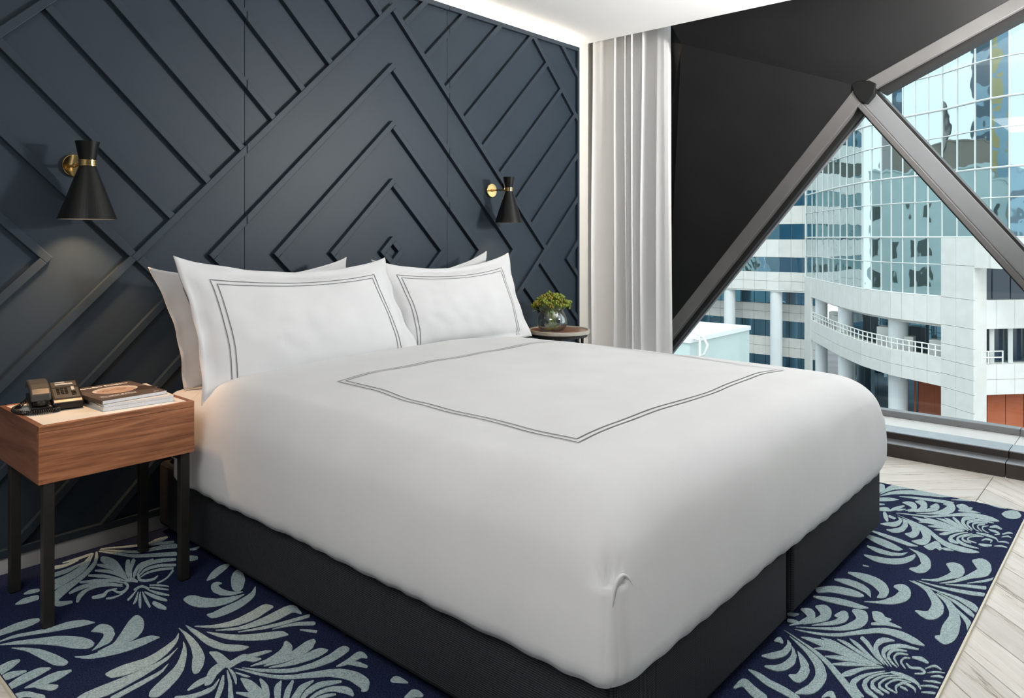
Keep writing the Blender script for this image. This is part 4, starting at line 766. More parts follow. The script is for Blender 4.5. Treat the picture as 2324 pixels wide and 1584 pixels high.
2290,-2725 2276,-2713 2273,-2712 2270,-2714 2286,-2735 2292,-2749 2295,-2760 2297,-2761 2300,-2761 2301,-2760 2301,-2746 2298,-2735
2248,-2723 2244,-2723 2243,-2724 2265,-2767 2268,-2767 2270,-2766 2267,-2748 2262,-2739
2948,-2528 2945,-2527 2944,-2528 2926,-2562 2908,-2583 2897,-2591 2883,-2599 2849,-2615 2821,-2626 2799,-2631 2777,-2633 2753,-2632 2743,-2630 2739,-2627 2734,-2619 2728,-2600 2724,-2599 2719,-2599 2714,-2601 2696,-2620 2688,-2632 2685,-2639 2688,-2649 2699,-2659 2715,-2666 2735,-2670 2759,-2672 2782,-2670 2808,-2665 2830,-2659 2852,-2648 2889,-2626 2913,-2609 2928,-2595 2937,-2583 2943,-2571
2901,-2623 2896,-2625 2859,-2653 2839,-2665 2800,-2681 2783,-2686 2768,-2689 2760,-2691 2750,-2691 2697,-2688 2668,-2688 2638,-2690 2604,-2696 2591,-2686 2585,-2685 2579,-2686 2575,-2688 2556,-2708 2554,-2715 2557,-2720 2567,-2727 2583,-2732 2607,-2736 2633,-2737 2666,-2736 2700,-2732 2738,-2727 2773,-2719 2798,-2712 2822,-2702 2846,-2689 2866,-2677 2877,-2667 2886,-2656 2903,-2624
2840,-2691 2836,-2691 2758,-2731 2739,-2741 2722,-2746 2684,-2755 2681,-2757 2682,-2759 2687,-2760 2693,-2760 2719,-2759 2738,-2757 2754,-2753 2767,-2749 2784,-2738
2955,-2539 2953,-2539 2949,-2546 2950,-2549 2946,-2552 2946,-2555 2939,-2567 2940,-2568 2937,-2572 2924,-2604 2907,-2664 2896,-2691 2884,-2708 2858,-2733 2846,-2747 2839,-2757 2841,-2759 2844,-2760 2848,-2761 2855,-2760 2875,-2754 2889,-2748 2902,-2740 2912,-2726 2919,-2709 2925,-2687 2930,-2627 2937,-2593 2953,-2547 2956,-2542
2913,-2626 2911,-2626 2909,-2627 2887,-2660 2868,-2684 2852,-2699 2819,-2726 2808,-2737 2797,-2752 2798,-2754 2802,-2755 2808,-2755 2815,-2754 2835,-2743 2850,-2733 2866,-2715 2881,-2697 2893,-2679
2966,-2548 2964,-2549 2963,-2551 2964,-2554 2960,-2571 2955,-2613 2958,-2669 2963,-2700 2969,-2721 2985,-2753 2992,-2756 3000,-2756 3007,-2755 3014,-2752 3016,-2750 2996,-2702 2973,-2633 2968,-2598
3002,-2633 2999,-2633 2998,-2635 3047,-2746 3052,-2748 3059,-2749 3066,-2748 3072,-2747 3077,-2744 3077,-2742 3048,-2693
2312,-2319 2311,-2319 2310,-2321 2305,-2331 2267,-2400 2246,-2432 2230,-2454 2216,-2471 2203,-2485 2114,-2569 2079,-2603 2077,-2606 2079,-2609 2082,-2611 2087,-2612 2093,-2613 2100,-2612 2106,-2609 2109,-2607 2179,-2539 2210,-2506 2232,-2480 2248,-2457 2263,-2431 2287,-2378 2307,-2332 2307,-2331
2288,-2346 2285,-2346 2240,-2403 2217,-2426 2204,-2438 2190,-2450 2178,-2458 2163,-2466 2146,-2474 2132,-2478 2118,-2480 2102,-2481 2085,-2480 2073,-2479 2054,-2475 2019,-2466 2013,-2466 2009,-2468 2009,-2470 2025,-2490 2035,-2500 2048,-2506 2064,-2510 2084,-2512 2109,-2511 2132,-2508 2153,-2502 2175,-2493 2190,-2484 2206,-2473 2219,-2461 2231,-2448 2242,-2431 2259,-2403
2221,-2394 2219,-2395 2184,-2413 2166,-2422 2143,-2432 2127,-2436 2114,-2437 2101,-2436 2097,-2432 2088,-2422 2084,-2421 2080,-2422 2076,-2425 2064,-2441 2062,-2448 2063,-2453 2067,-2458 2074,-2461 2084,-2463 2096,-2464 2108,-2464 2121,-2463 2133,-2461 2146,-2457 2157,-2452 2169,-2446 2189,-2432 2205,-2416 2221,-2395
2083,-2533 2076,-2530 2067,-2528 2044,-2526 2039,-2527 2037,-2529 2038,-2530 2052,-2537 2058,-2541 2057,-2543 2051,-2548 2040,-2557 2039,-2560 2041,-2562 2045,-2563 2050,-2563 2054,-2562 2073,-2552 2082,-2545 2085,-2542 2086,-2538 2085,-2536
2259,-2322 2254,-2320 2247,-2319 2230,-2320 2228,-2321 2226,-2324 2231,-2332 2231,-2337 2230,-2343 2232,-2345 2238,-2345 2248,-2340 2255,-2335 2260,-2330 2261,-2325
2261,-2349 2257,-2350 2239,-2357 2231,-2359 2215,-2359 2198,-2357 2189,-2355 2179,-2350 2128,-2323 2123,-2324 2121,-2326 2123,-2340 2125,-2347 2128,-2353 2134,-2359 2142,-2365 2153,-2370 2162,-2374 2172,-2376 2184,-2378 2197,-2378 2211,-2377 2224,-2375 2233,-2372 2242,-2368 2250,-2363 2262,-2350
2235,-2373 2233,-2373 2205,-2384 2197,-2387 2191,-2388 2181,-2389 2170,-2390 2146,-2388 2125,-2384 2112,-2379 2101,-2371 2085,-2353 2082,-2352 2076,-2354 2074,-2357 2075,-2372 2076,-2382 2079,-2389 2082,-2394 2089,-2400 2098,-2405 2110,-2409 2123,-2412 2137,-2413 2150,-2413 2165,-2411 2179,-2407 2195,-2402 2204,-2397 2212,-2392 2222,-2385
2034,-2325 2030,-2324 2028,-2326 2027,-2327 2001,-2375 1993,-2395 1990,-2408 1987,-2437 1978,-2479 1980,-2483 1984,-2485 1990,-2485 1996,-2484 2001,-2482 2004,-2479 2016,-2444 2021,-2428 2025,-2391 2036,-2359 2038,-2350 2038,-2339
1979,-2332 1976,-2330 1971,-2329 1958,-2327 1926,-2329 1923,-2330 1920,-2331 1920,-2333 1920,-2335 1938,-2342 1943,-2345 1944,-2346 1941,-2352 1926,-2373 1910,-2404 1907,-2410 1907,-2415 1911,-2419 1917,-2421 1925,-2421 1934,-2420 1943,-2416 1949,-2412 1952,-2407 1966,-2372 1978,-2354 1982,-2347 1983,-2343 1983,-2338 1982,-2335
2426,-2288 2422,-2287 2416,-2288 2410,-2291 2409,-2294 2413,-2304 2416,-2310 2421,-2313 2429,-2316 2439,-2319 2443,-2318 2444,-2316 2439,-2303
2388,-2303 2383,-2302 2377,-2303 2370,-2306 2368,-2310 2375,-2325 2384,-2333 2388,-2336 2391,-2336 2393,-2335 2396,-2324 2395,-2316"""
shapes = [[tuple(int(k) / 1000 for k in p.split(',')) for p in line.split()] for line in MOTIFS.strip().split('\n')]
extra = []
for s in shapes:
    cx = sum(p[0] for p in s) / len(s); cy = sum(p[1] for p in s) / len(s)
    if cx > 2.25 and cy < -2.0:
        for d in (-1.318, -2.636):
            if .6 < cx + d < 2.28 - (.0 if d < -1.4 else 0) and (cx + d < 1.72): extra.append([(p[0] + d, p[1]) for p in s])
MZ = [.0094]
def motif(s):
    MZ[0] += .000004
    P = clip(clip(clip(clip(s, 1, 0, RUG[1] - .004), -1, 0, -RUG[0] - .004), 0, 1, RUG[3] - .002), 0, -1, -RUG[2] - .004)
    if len(P) < 3: return
    cx = sum(p[0] for p in P) / len(P); cy = sum(p[1] for p in P) / len(P)
    n = len(P)
    jig = lambda p: (p[0] + .0018 * noise.noise(Vector((p[0] * 60, p[1] * 60, 0))), p[1] + .0018 * noise.noise(Vector((p[0] * 60, p[1] * 60, 9))))
    P = [jig(p) for p in P]
    v = [(p[0], p[1], .007) for p in P] + [(p[0], p[1], MZ[0]) for p in P]
    bm = bmesh.new(); vb = [bm.verts.new(q) for q in v]
    for i in range(n): bm.faces.new((vb[i], vb[(i + 1) % n], vb[n + (i + 1) % n], vb[n + i]))
    f = bm.faces.new(vb[n:]); bm.normal_update()
    bmesh.ops.triangulate(bm, faces=[f])
    for fc in bm.faces:
        fc.normal_update()
        if fc.normal.z < -.5: fc.normal_flip()
    me = bpy.data.meshes.new('leaf_motif'); bm.to_mesh(me); bm.free(); me.materials.append(m_motif)
    o = bpy.data.objects.new('leaf_motif', me); COL.objects.link(o); child(o, rug); return o
for s in shapes: motif(s)
# further repeats of the scrolls in front of the bed, joined into one part
late = [o for o in (motif(s) for s in extra) if o]
bm = bmesh.new()
for o in late: bm.from_mesh(o.data)
me = bpy.data.meshes.new('leaf_motif_repeat'); bm.to_mesh(me); bm.free(); me.materials.append(m_motif)
for o in late: bpy.data.objects.remove(o)
rep = bpy.data.objects.new('leaf_motif_repeat', me); COL.objects.link(rep); child(rep, rug); rep['kind'] = 'stuff'

# --- added fill lamps, out of view: two ceiling panels and a floor uplighter
cl = empty('added_ceiling_light', (2.4, -1.75, 2.66))
tag(cl, 'added flat white fill light panel on the ceiling over the bed', 'ceiling light')
MB().box(-.78, .78, -.68, .68, .008, .04).build('light_housing', m_ceiling, cl)
c2 = empty('added_ceiling_light', (-.75, -2.5, 2.66))
tag(c2, 'added flat white fill light panel on the ceiling over the room entrance', 'ceiling light')
MB().box(-.78, .78, -.83, .83, .008, .04).build('light_housing', m_ceiling, c2)
fu = empty('added_floor_uplighter', (4.2, -3.35, 0))
tag(fu, 'added slim black floor uplighter by the window, out of view, brightening the room', 'floor lamp')
MB().lathe([(.001, 0), (.15, 0), (.15, .012), (.02, .02), (.001, .02)], n=36).build('base', m_black_metal, fu)
MB().tube([(0, 0, .02), (0, 0, 1.66)], .011, 12).build('pole', m_black_metal, fu)
MB().lathe([(.001, 1.64), (.10, 1.665), (.19, 1.71), (.235, 1.77), (.230, 1.77), (.185, 1.715), (.10, 1.672), (.001, 1.65)], n=40).build('bowl', m_black_metal, fu, smooth=True)

# ================================================================== BED
def bed_base(name, x0, x1, label):
    root = empty(name, ((x0 + x1) / 2, -1.18, .009))
    tag(root, label, 'bed base', 'two halves of the bed base')
    cx = (x0 + x1) / 2
    MB().box(x0 - cx, x1 - cx, -1.15, 1.14, .031, .30).build('base_body', m_base, root, bevel=.022, seg=4, smooth=True)
    MB().box(x0 - cx + .03, x1 - cx - .03, -1.12, 1.11, .022, .031).build('base_underside', m_caster, root)
    for sx in (-1, 1):
        for yy in (-1.0, -.12, 1.0):
            x = sx * ((x1 - x0) / 2 - .05)
            c = MB().tube([(x - .012, yy, .020), (x + .012, yy, .020)], .0195, 14)
            c.box(x - .016, x + .016, yy - .012, yy + .012, .02, .034)
            c.build('caster', m_caster, root, smooth=False)
    return root
bed_base('bed_base', 1.332, 2.318, 'charcoal upholstered bed base half nearest the bedside cabinet')
bed_base('bed_base', 2.352, 3.335, 'charcoal upholstered bed base half nearest the windows')

mat_root = empty('mattress', (2.335, -1.18, .31))
tag(mat_root, 'white sheeted mattress corner showing under the pillows by the cabinet', 'mattress')
MB().box(-1.0, 1.0, -1.12, 1.13, .0, .30).build('mattress_body', m_linen_side, mat_root, bevel=.07, seg=5, smooth=True)

DX0, DX1, DY0, DY1 = 1.296, 3.345, -2.352, -.30
def smin(a, b, k=.10):
    h = max(k - abs(a - b), 0) / k
    return min(a, b) - h * h * k * .25
def duvet_top(x, y):
    u = (x - 2.32) / 1.02; w = max(-1, min(1, (y + 1.30) / 1.05))
    z = .652 + .072 * (1 - u ** 4) * (1 - .40 * w ** 6) if abs(u) < 1 else .652
    z += .010 * noise.noise(Vector((x * 2.2, y * 2.2, 1.7))) + .006 * noise.noise(Vector((x * 4.5, y * 4.5, 5.1)))
    # soft shallow ripples near the foot and head seams
    z += .005 * math.sin(y * 9 + x * 2) * noise.noise(Vector((x * 1.5, y * 3, .3)))
    return z
RAD = .15
def duvet_z(x, y):
    e = smin(smin(x - DX0, DX1 - x), y - DY0)
    e = max(e, 0)
    z = duvet_top(x, y)
    if e < RAD:
        t = 1 - e / RAD
        z -= RAD * (1 - math.sqrt(max(0, 1 - t * t))) * 1.0
    z -= .03 * math.exp(-((y - DY1) / .06) ** 2)
    return z
def duvet():
    root = empty('duvet', (2.32, -1.3, .64))
    tag(root, 'white cotton duvet with a grey double line border spread over the bed', 'duvet')
    def dens(n):
        out = []
        for i in range(n + 1):
            t = i / n; out.append(.5 - .5 * math.cos(math.pi * t))
        return [.65 * a + .35 * (i / n) for i, a in enumerate(out)]
    NX, NY = 110, 100
    xs = [DX0 + (DX1 - DX0) * t for t in dens(NX)]
    ys = [DY0 + (DY1 - DY0) * t for t in dens(NY)]
    v = []; f = []; idx = {}
    for j, y in enumerate(ys):
        for i, x in enumerate(xs):
            z = duvet_z(x, y)
            rc = .05
            for ex, sx in ((DX0, 1), (DX1, -1)):
                dx, dy = (x - ex) * sx, y - DY0
                if dx < rc and dy < rc:
                    m_ = max(rc - dx, rc - dy); l_ = math.hypot(rc - dx, rc - dy)
                    if l_ > 1e-6:
                        k_ = m_ / l_; x2 = ex + sx * (rc - (rc - dx) * k_); y = DY0 + rc - (rc - dy) * k_; x = x2
            idx[(i, j)] = len(v); v.append((x, y, z)); y = ys[j]
    for j in range(NY):
        for i in range(NX): f.append((idx[(i, j)], idx[(i + 1, j)], idx[(i + 1, j + 1)], idx[(i, j + 1)]))
    # skirt: left side (head -> foot), foot, right side (foot -> head)
    loop = [(0, j) for j in range(NY, -1, -1)] + [(i, 0) for i in range(1, NX + 1)] + [(NX, j) for j in range(1, NY + 1)]
    NS = 14
    prev = [idx[k] for k in loop]; s = 0
    lens = [0]
    for a, b in zip(loop, loop[1:]):
        pa, pb = Vector(v[idx[a]]), Vector(v[idx[b]]); lens.append(lens[-1] + (pb - pa).length)
    for r in range(1, NS + 1):
        cur = []
        for (i, j), ln in zip(loop, lens):
            x, y, z0 = v[idx[(i, j)]]
            t = r / NS
            hem = .284 + .004 * noise.noise(Vector((ln * 4, 0, 0))) + .0022 * math.sin(ln * 52 + 5 * noise.noise(Vector((ln * 3, 2, 0))))
            z = z0 + (hem - z0) * t
            nx, ny = (0, 0)
            if i == 0: nx -= 1
            if i == NX: nx += 1
            if j == 0: ny -= 1
            out = .012 * math.sin(t * 2.2) + t * (.005 * noise.noise(Vector((ln * 1.6, 7, t))) + .0008 * math.sin(ln * 21))
            corner = math.exp(-(min(abs(i) + abs(j), abs(NX - i) + abs(j)) / 5.0) ** 2)
            tuck = -.014 * max(0, (t - .86) / .14)
            # nearer the corner the hem rounds away
            z += .006 * math.exp(-((ln - lens[NY]) / .07) ** 2) * t
            z += .03 * math.exp(-((ln - lens[NY + NX]) / .06) ** 2) * t
            cur.append(len(v)); v.append((x + nx * (out + tuck), y + ny * (out + tuck), z))
        for k in range(len(loop) - 1): f.append((prev[k], prev[k + 1], cur[k + 1], cur[k]))
        prev = cur
    o = child(mesh('duvet_cover', v, f, m_linen, smooth=True), root)
    sol = o.modifiers.new('solid', 'SOLIDIFY'); sol.thickness = .006; sol.offset = -1
    # pinched pleat at the near foot corner
    pl = MB()
    pp = [(.085, -.002, .470), (.072, .000, .500), (.052, .003, .522), (.033, .006, .524), (.020, .009, .506), (.0145, .0125, .470), (.0130, .0130, .430), (.0105, .0105, .370), (.008, .008, .340)]
    rad = [.0008, .002, .0034, .0042, .0042, .0036, .0026, .0016, .0008]
    pp = [(DX0 + a, DY0 + b, c) for a, b, c in pp]
    fine = []; fr = []
    def cmr(P, t):
        n = len(P) - 1; k = min(int(t), n - 1); u = t - k
        a, b, c, d = [Vector(P[max(0, min(n, k + q))]) for q in (-1, 0, 1, 2)]
        return .5 * (2 * b + (c - a) * u + (2 * a - 5 * b + 4 * c - d) * u * u + (3 * b - a - 3 * c + d) * u ** 3)
    for q in range(65):
        t = q / 64 * (len(pp) - 1); fine.append(cmr(pp, t)); k = min(int(t), len(pp) - 2); fr.append(rad[k] * (1 - t + k) + rad[k + 1] * (t - k))
    child(pl.tube(fine, .01, 10, radii=fr).build('corner_pleat', m_linen, smooth=True), root)
    # double embroidered line
    def line(corners, name):
        mb = MB(); w = .0022
        P = []
        for a, b in zip(corners, corners[1:] + corners[:1]):
            for k in range(70):
                t = k / 70; x = a[0] + (b[0] - a[0]) * t; y = a[1] + (b[1] - a[1]) * t
                n = Vector((-(b[1] - a[1]), b[0] - a[0])).normalized() * .006 * math.sin(t * math.pi) * math.sin(t * 9)
                P.append((x + n.x, y + n.y))
        m_ = len(P); vv = []; ff = []
        for k in range(m_):
            d = Vector(P[(k + 1) % m_]) - Vector(P[k - 1]); n = Vector((-d.y, d.x)).normalized() * w
            for sg in (-1, 1):
                x, y = P[k][0] + n.x * sg, P[k][1] + n.y * sg; vv.append((x, y, duvet_z(x, y) + .0022))
        for k in range(m_): ff.append((2 * k, 2 * k + 1, 2 * ((k + 1) % m_) + 1, 2 * ((k + 1) % m_)))
        child(mesh(name, vv, ff, m_thread), root)
    c0 = [(1.57, -2.06), (2.975, -2.06), (3.06, -.865), (1.64, -.885)]
    cxm = sum(p[0] for p in c0) / 4; cym = sum(p[1] for p in c0) / 4
    line(c0, 'embroidered_line')
    line([(p[0] + (.021 if p[0] < cxm else -.021), p[1] + (.021 if p[1] < cym else -.021)) for p in c0], 'embroidered_line')
duvet()

# ------------------------------------------------------------------ pillows
def pillow(label, TL, TR, BL, BR, thick, seed, lines=True, sag=.06):
    root = empty('pillow', ((BL[0] + BR[0]) / 2, (BL[1] + BR[1]) / 2, min(BL[2], BR[2])))
    tag(root, label, 'pillow', 'four white pillows against the panelling')
    TL, TR, BL, BR = map(Vector, (TL, TR, BL, BR))
    ux = ((TR - TL) + (BR - BL)).normalized(); uz = ((TL - BL) + (TR - BR)).normalized()
    nrm = ux.cross(uz).normalized()
    if nrm.y > 0: nrm = -nrm
    FL = .045
    def surf(s, t, side):
        P = (BL * (1 - s) + BR * s) * (1 - t) + (TL * (1 - s) + TR * s) * t
        # edges pull in between the corners
        P = P - uz * (sag * math.sin(math.pi * s) ** .8 * t ** 2 * 1.2) + uz * (0)
        P = P + ux * (.022 * math.sin(math.pi * t) * (1 - 2 * s) ** 3 * 1.6)
        a = max(0, min(1, (s - FL) / (1 - 2 * FL))); b = max(0, min(1, (t - FL * 1.5) / (1 - 3 * FL)))
        f = (math.sin(math.pi * a) ** .55) * (math.sin(math.pi * (b ** .82)) ** .6) if 0 < a < 1 and 0 < b < 1 else 0
        w = .006 * noise.noise(Vector((s * 5 + seed, t * 4, side))) + .0035 * noise.noise(Vector((s * 14 + seed, t * 9, side * 2)))
        edge = min(s, 1 - s, t, 1 - t)
        flut = .006 * math.sin(s * 31 + seed) * math.sin(t * 23 + seed * 2) * max(0, 1 - edge * 9)
        return P + nrm * (side * (thick * f * .5 + .0035) + w * f ** .3 * (1 if side > 0 else .3) * 1.4 + flut)
    NU, NV = 56, 40
    v = []; f = []
    for side in (1, -1):
        for j in range(NV + 1):
            for i in range(NU + 1):
                s = i / NU; t = j / NV
                s = .5 - .5 * math.cos(math.pi * s) if 0 else s
                v.append(surf(s, t, side))
    n1 = (NU + 1) * (NV + 1)
    for b in (0, n1):
        for j in range(NV):
            for i in range(NU):
                a = b + j * (NU + 1) + i; f.append((a, a + 1, a + NU + 2, a + NU + 1))
    ring = [j * (NU + 1) for j in range(NV + 1)]
    def stitch(ids):
        for a, b in zip(ids, ids[1:]): f.append((a, b, b + n1, a + n1))
    stitch([i for i in range(NU + 1)]); stitch([NV * (NU + 1) + i for i in range(NU + 1)])
    stitch([j * (NU + 1) for j in range(NV + 1)]); stitch([j * (NU + 1) + NU for j in range(NV + 1)])
    child(mesh('pillow_case', v, f, m_linen, smooth=True), root)
    if lines:
        for q in (0, 1):
            ds, dt = .105 + .020 * q, .135 + .034 * q
            cs = [(ds, .035), (1 - ds, .035), (1 - ds, 1 - dt), (ds, 1 - dt)]
            P = []
            cs = [cs[1], cs[2], cs[3], cs[0]]
            for a, b in zip(cs, cs[1:]):
                for k in range(60): P.append((a[0] + (b[0] - a[0]) * k / 60, a[1] + (b[1] - a[1]) * k / 60))
            P.append(cs[-1]); m_ = len(P); vv = []; ff = []
            for k in range(m_):
                k0, k1 = max(k - 1, 0), min(k + 1, m_ - 1)
                d = Vector((P[k1][0] - P[k0][0], (P[k1][1] - P[k0][1]) * .55)); n = Vector((-d.y, d.x)).normalized()
                for sg in (-1, 1): vv.append(surf(P[k][0] + n.x * sg * .0018, P[k][1] + n.y * sg * .0034, 1) + nrm * .0022)
            for k in range(m_ - 1): ff.append((2 * k, 2 * k + 1, 2 * k + 3, 2 * k + 2))
            child(mesh('embroidered_line', vv, ff, m_thread), root)
    return root
pillow('white back pillow showing beside the front one nearest the bedside cabinet', (1.225, -.205, 1.135), (2.19, -.175, 1.155), (1.39, -.150, .615), (2.28, -.15, .66), .13, 1.0, lines=True)
pillow('white back pillow peeking out above the one beside the round table', (2.36, -.165, 1.10), (3.20, -.175, 1.172), (2.44, -.15, .66), (3.27, -.15, .64), .13, 4.0, lines=True)
pillow('front white pillow with grey double border nearest the bedside cabinet', (1.285, -.285, 1.178), (2.345, -.275, 1.150), (1.325, -.455, .595), (2.50, -.385, .665), .17, 2.0, lines=True)
pillow('front white pillow with grey double border beside the round table', (2.285, -.25, 1.142), (3.285, -.275, 1.162), (2.40, -.345, .665), (3.375, -.385, .662), .16, 3.0, lines=True)

# ================================================================== BEDSIDE CABINET
ns = empty('bedside_cabinet', (.99, -.36, .009))
tag(ns, 'walnut bedside cabinet with inset white marble top on dark metal legs', 'bedside cabinet')
NX0, NX1, NY0, NY1, NZ0, NZ1 = .742, 1.238, -.572, -.135, .471, .656
child(MB().box(NX0 + .018, NX1 - .018, NY0 + .016, NY1, NZ0 + .004, NZ1 - .012).build('carcass', m_walnut_side), ns)
child(MB().box(NX0, NX0 + .018, NY0 + .0165, NY1, NZ0, NZ1).build('side_panel', m_walnut_side, bevel=.0008), ns)
child(MB().box(NX1 - .018, NX1, NY0 + .0165, NY1, NZ0, NZ1).build('side_panel', m_walnut_side, bevel=.0008), ns)
child(MB().box(NX0, NX1, NY0, NY0 + .016, NZ0, NZ1 - .0205).build('drawer_front', m_walnut, bevel=.0010), ns)
child(MB().box(NX0, NX1, NY0, NY0 + .016, NZ1 - .0195, NZ1).build('front_rail', m_walnut, bevel=.0008), ns)
child(MB().box(NX0 + .018, NX1 - .018, NY1 - .016, NY1, NZ1 - .02, NZ1).build('back_rail', m_walnut, bevel=.0008), ns)
child(MB().box(NX0 + .018, NX1 - .018, NY0 + .016, NY1 - .016, NZ1 - .012, NZ1 - .0015).build('marble_top', m_marble), ns)
LW_ = .032
for (x, y) in ((.757, -.566), (1.192, -.566), (.757, -.212), (1.192, -.212)):
    child(MB().box(x, x + LW_, y, y + LW_, .0112, NZ0).build('leg', m_legs, bevel=.0015), ns)
for y in (-.212,):
    child(MB().box(.757 + LW_, 1.192, y + .004, y + .028, NZ0 - .026, NZ0).build('rail', m_legs), ns)
for x in (.757, 1.192):
    child(MB().box(x + .004, x + .028, -.566 + LW_, -.212, NZ0 - .026, NZ0).build('rail', m_legs), ns)

# --- magazines
TOP = NZ1 - .0010
def frame_at(x, y, z, deg): return Matrix.Translation((x, y, z)) @ Matrix.Rotation(math.radians(deg), 4, 'Z')
def text_mesh(s, size, mat, parent, M, name, bold=0.0, shear=0):
    cu = bpy.data.curves.new(name, 'FONT'); cu.body = s; cu.size = size; cu.offset = bold; cu.extrude = .00012; cu.shear = shear
    to = bpy.data.objects.new(name, cu); COL.objects.link(to)
    bpy.context.view_layer.update()
    me = bpy.data.meshes.new_from_object(to.evaluated_get(bpy.context.evaluated_depsgraph_get()))
    COL.objects.unlink(to); bpy.data.objects.remove(to)
    me.materials.clear(); me.materials.append(mat); me.transform(M)
    o = bpy.data.objects.new(name, me); COL.objects.link(o); o.parent = parent; return o
def magazine(label, M, w, d, h, cover, spine):
    root = bpy.data.objects.new('magazine', None); COL.objects.link(root); root.matrix_world = M
    tag(root, label, 'magazine', 'magazines on the bedside cabinet')
    MB().box(.002, w - .001, .001, d - .001, .0006, h - .0006).build('pages', m_paper, root)
    MB().box(0, w, 0, d, h - .0008, h).build('front_cover', cover, root)
    MB().box(0, w, 0, d, 0, .0008).build('back_cover', cover, root)
    MB().box(0, .0012, 0, d, .0008, h - .0008).build('spine', spine, root)
    return root
# local: x along the bottom edge of the cover, y up the cover; spine at x=0
magazine('white magazine at the bottom of the stack on the marble top', frame_at(.955, -.500, TOP, -3.5), .235, .30, .013, m_cover_white, m_cover_white)
magazine('second white magazine under the brown portrait one', frame_at(.958, -.496, TOP + .0132, -4.5), .232, .298, .009, m_cover_white, m_cover_white)
mg = magazine('brown magazine with a portrait cover on top of the stack', frame_at(.955, -.492, TOP + .0224, 3.5), .225, .295, .013, m_cover, m_cover)
zc = .0131
def disc(cx, cy, rx, ry, mat, name, z, rot=0, n=28, parent=mg):
    P = [(cx + rx * math.cos(a) * math.cos(rot) - ry * math.sin(a) * math.sin(rot), cy + rx * math.cos(a) * math.sin(rot) + ry * math.sin(a) * math.cos(rot)) for a in [2 * math.pi * k / n for k in range(n)]]
    MB().prism(P, 'z', z - .0002, z).build(name, mat, parent)
disc(.165, .135, .085, .040, m_print_dark, 'printed_jacket', zc + .0001, -.5)
disc(.115, .165, .078, .062, m_hair, 'printed_hair', zc + .0002, .1)
disc(.110, .148, .066, .055, m_skin, 'printed_face', zc + .0003, .1)
for cx in (.085, .135): disc(cx, .163, .017, .010, m_print_dark, 'printed_glasses', zc + .0004)
for cx in (.085, .135): disc(cx, .163, .014, .0075, m_skin, 'printed_lens', zc + .0005)
MB().box(.10, .122, .161, .1635, zc + .0002, zc + .0004).build('printed_bridge', m_print_dark, mg)
text_mesh('Dumbo feather', .030, m_print_white, mg, Matrix.Translation((.016, .250, zc + .0006)), 'cover_title', .0009)
text_mesh('The Values of Power', .0145, m_print_white, mg, Matrix.Translation((.020, .060, zc + .0006)), 'cover_line', .0004)
text_mesh('conversations with extraordinary people', .0072, m_print_white, mg, Matrix.Translation((.020, .046, zc + .0006)), 'cover_line', .0001)
text_mesh('ISSUE', .008, m_print_white, mg, Matrix.Translation((.185, .016, zc + .0006)), 'cover_line', .0001)

# --- telephone
ph = bpy.data.objects.new('telephone', None); COL.objects.link(ph)
ph.matrix_world = frame_at(.868, -.287, TOP, -10)
tag(ph, 'black desk telephone with coiled cord on the marble top', 'telephone')
# body wedge: local x across, y depth (front -), profile (y,z)
prof = [(-.085, .004), (-.085, .026), (-.070, .034), (.02, .062), (.075, .074), (.085, .066), (.085, .004)]
MB().prism(prof, 'x', -.012, .082).build('phone_body', m_phone, ph, bevel=.005, seg=3)
MB().prism([(-.085, .004), (-.085, .020), (.085, .045), (.085, .004)], 'x', -.075, -.012).build('handset_cradle', m_phone, ph, bevel=.004)
MB().prism([(-.062, .0375), (-.060, .0395), (.066, .0745), (.068, .0725)], 'x', -.004, .074).build('face_plate', m_phone_grey, ph, bevel=.001)
# handset: long arched bar
hs = MB(); pts = []; 
arch = [(-.092, .040), (-.086, .064), (-.060, .078), (-.02, .088), (.03, .094), (.070, .092), (.092, .080), (.096, .062), (.086, .060), (.062, .070), (.03, .074), (-.02, .068), (-.058, .056), (-.078, .040)]
hs.prism(arch, 'x', -.076, -.016)
h = hs.build('handset', m_phone_grey, ph, bevel=.006, seg=3)
MB().lathe([(.020, .0), (.022, .010), (.018, .016)], -.046, -.074, 18, M=Matrix.Translation((0, 0, .026))).build('mouthpiece', m_phone, ph, smooth=False)
MB().lathe([(.020, .0), (.022, .010), (.018, .016)], -.046, .074, 18, M=Matrix.Translation((0, 0, .048))).build('earpiece', m_phone, ph)
def face_pt(y): return .0395 + (y + .060) * (.0745 - .0395) / .126 + .0005
sl = math.atan2(.035, .126)
def key(x, y, w, d, mat, name):
    M = Matrix.Translation((x, y, face_pt(y))) @ Matrix.Rotation(sl, 4, 'X')
    MB().box(-w / 2, w / 2, -d / 2, d / 2, 0, .0022, M).build(name, mat, ph, bevel=.0006, seg=1)
for r in range(4):
    for c in range(3): key(.012 + c * .0125, -.030 + r * .0125, .009, .008, m_phone, 'key')
for r in range(3): key(.058, -.045 + r * .011, .014, .006, m_phone, 'key')
key(.035, .040, .055, .012, m_phone_label, 'label_strip'); key(.024, .055, .030, .007, m_phone_label, 'label_strip'); key(.058, .002, .010, .030, m_phone_label, 'label_strip')
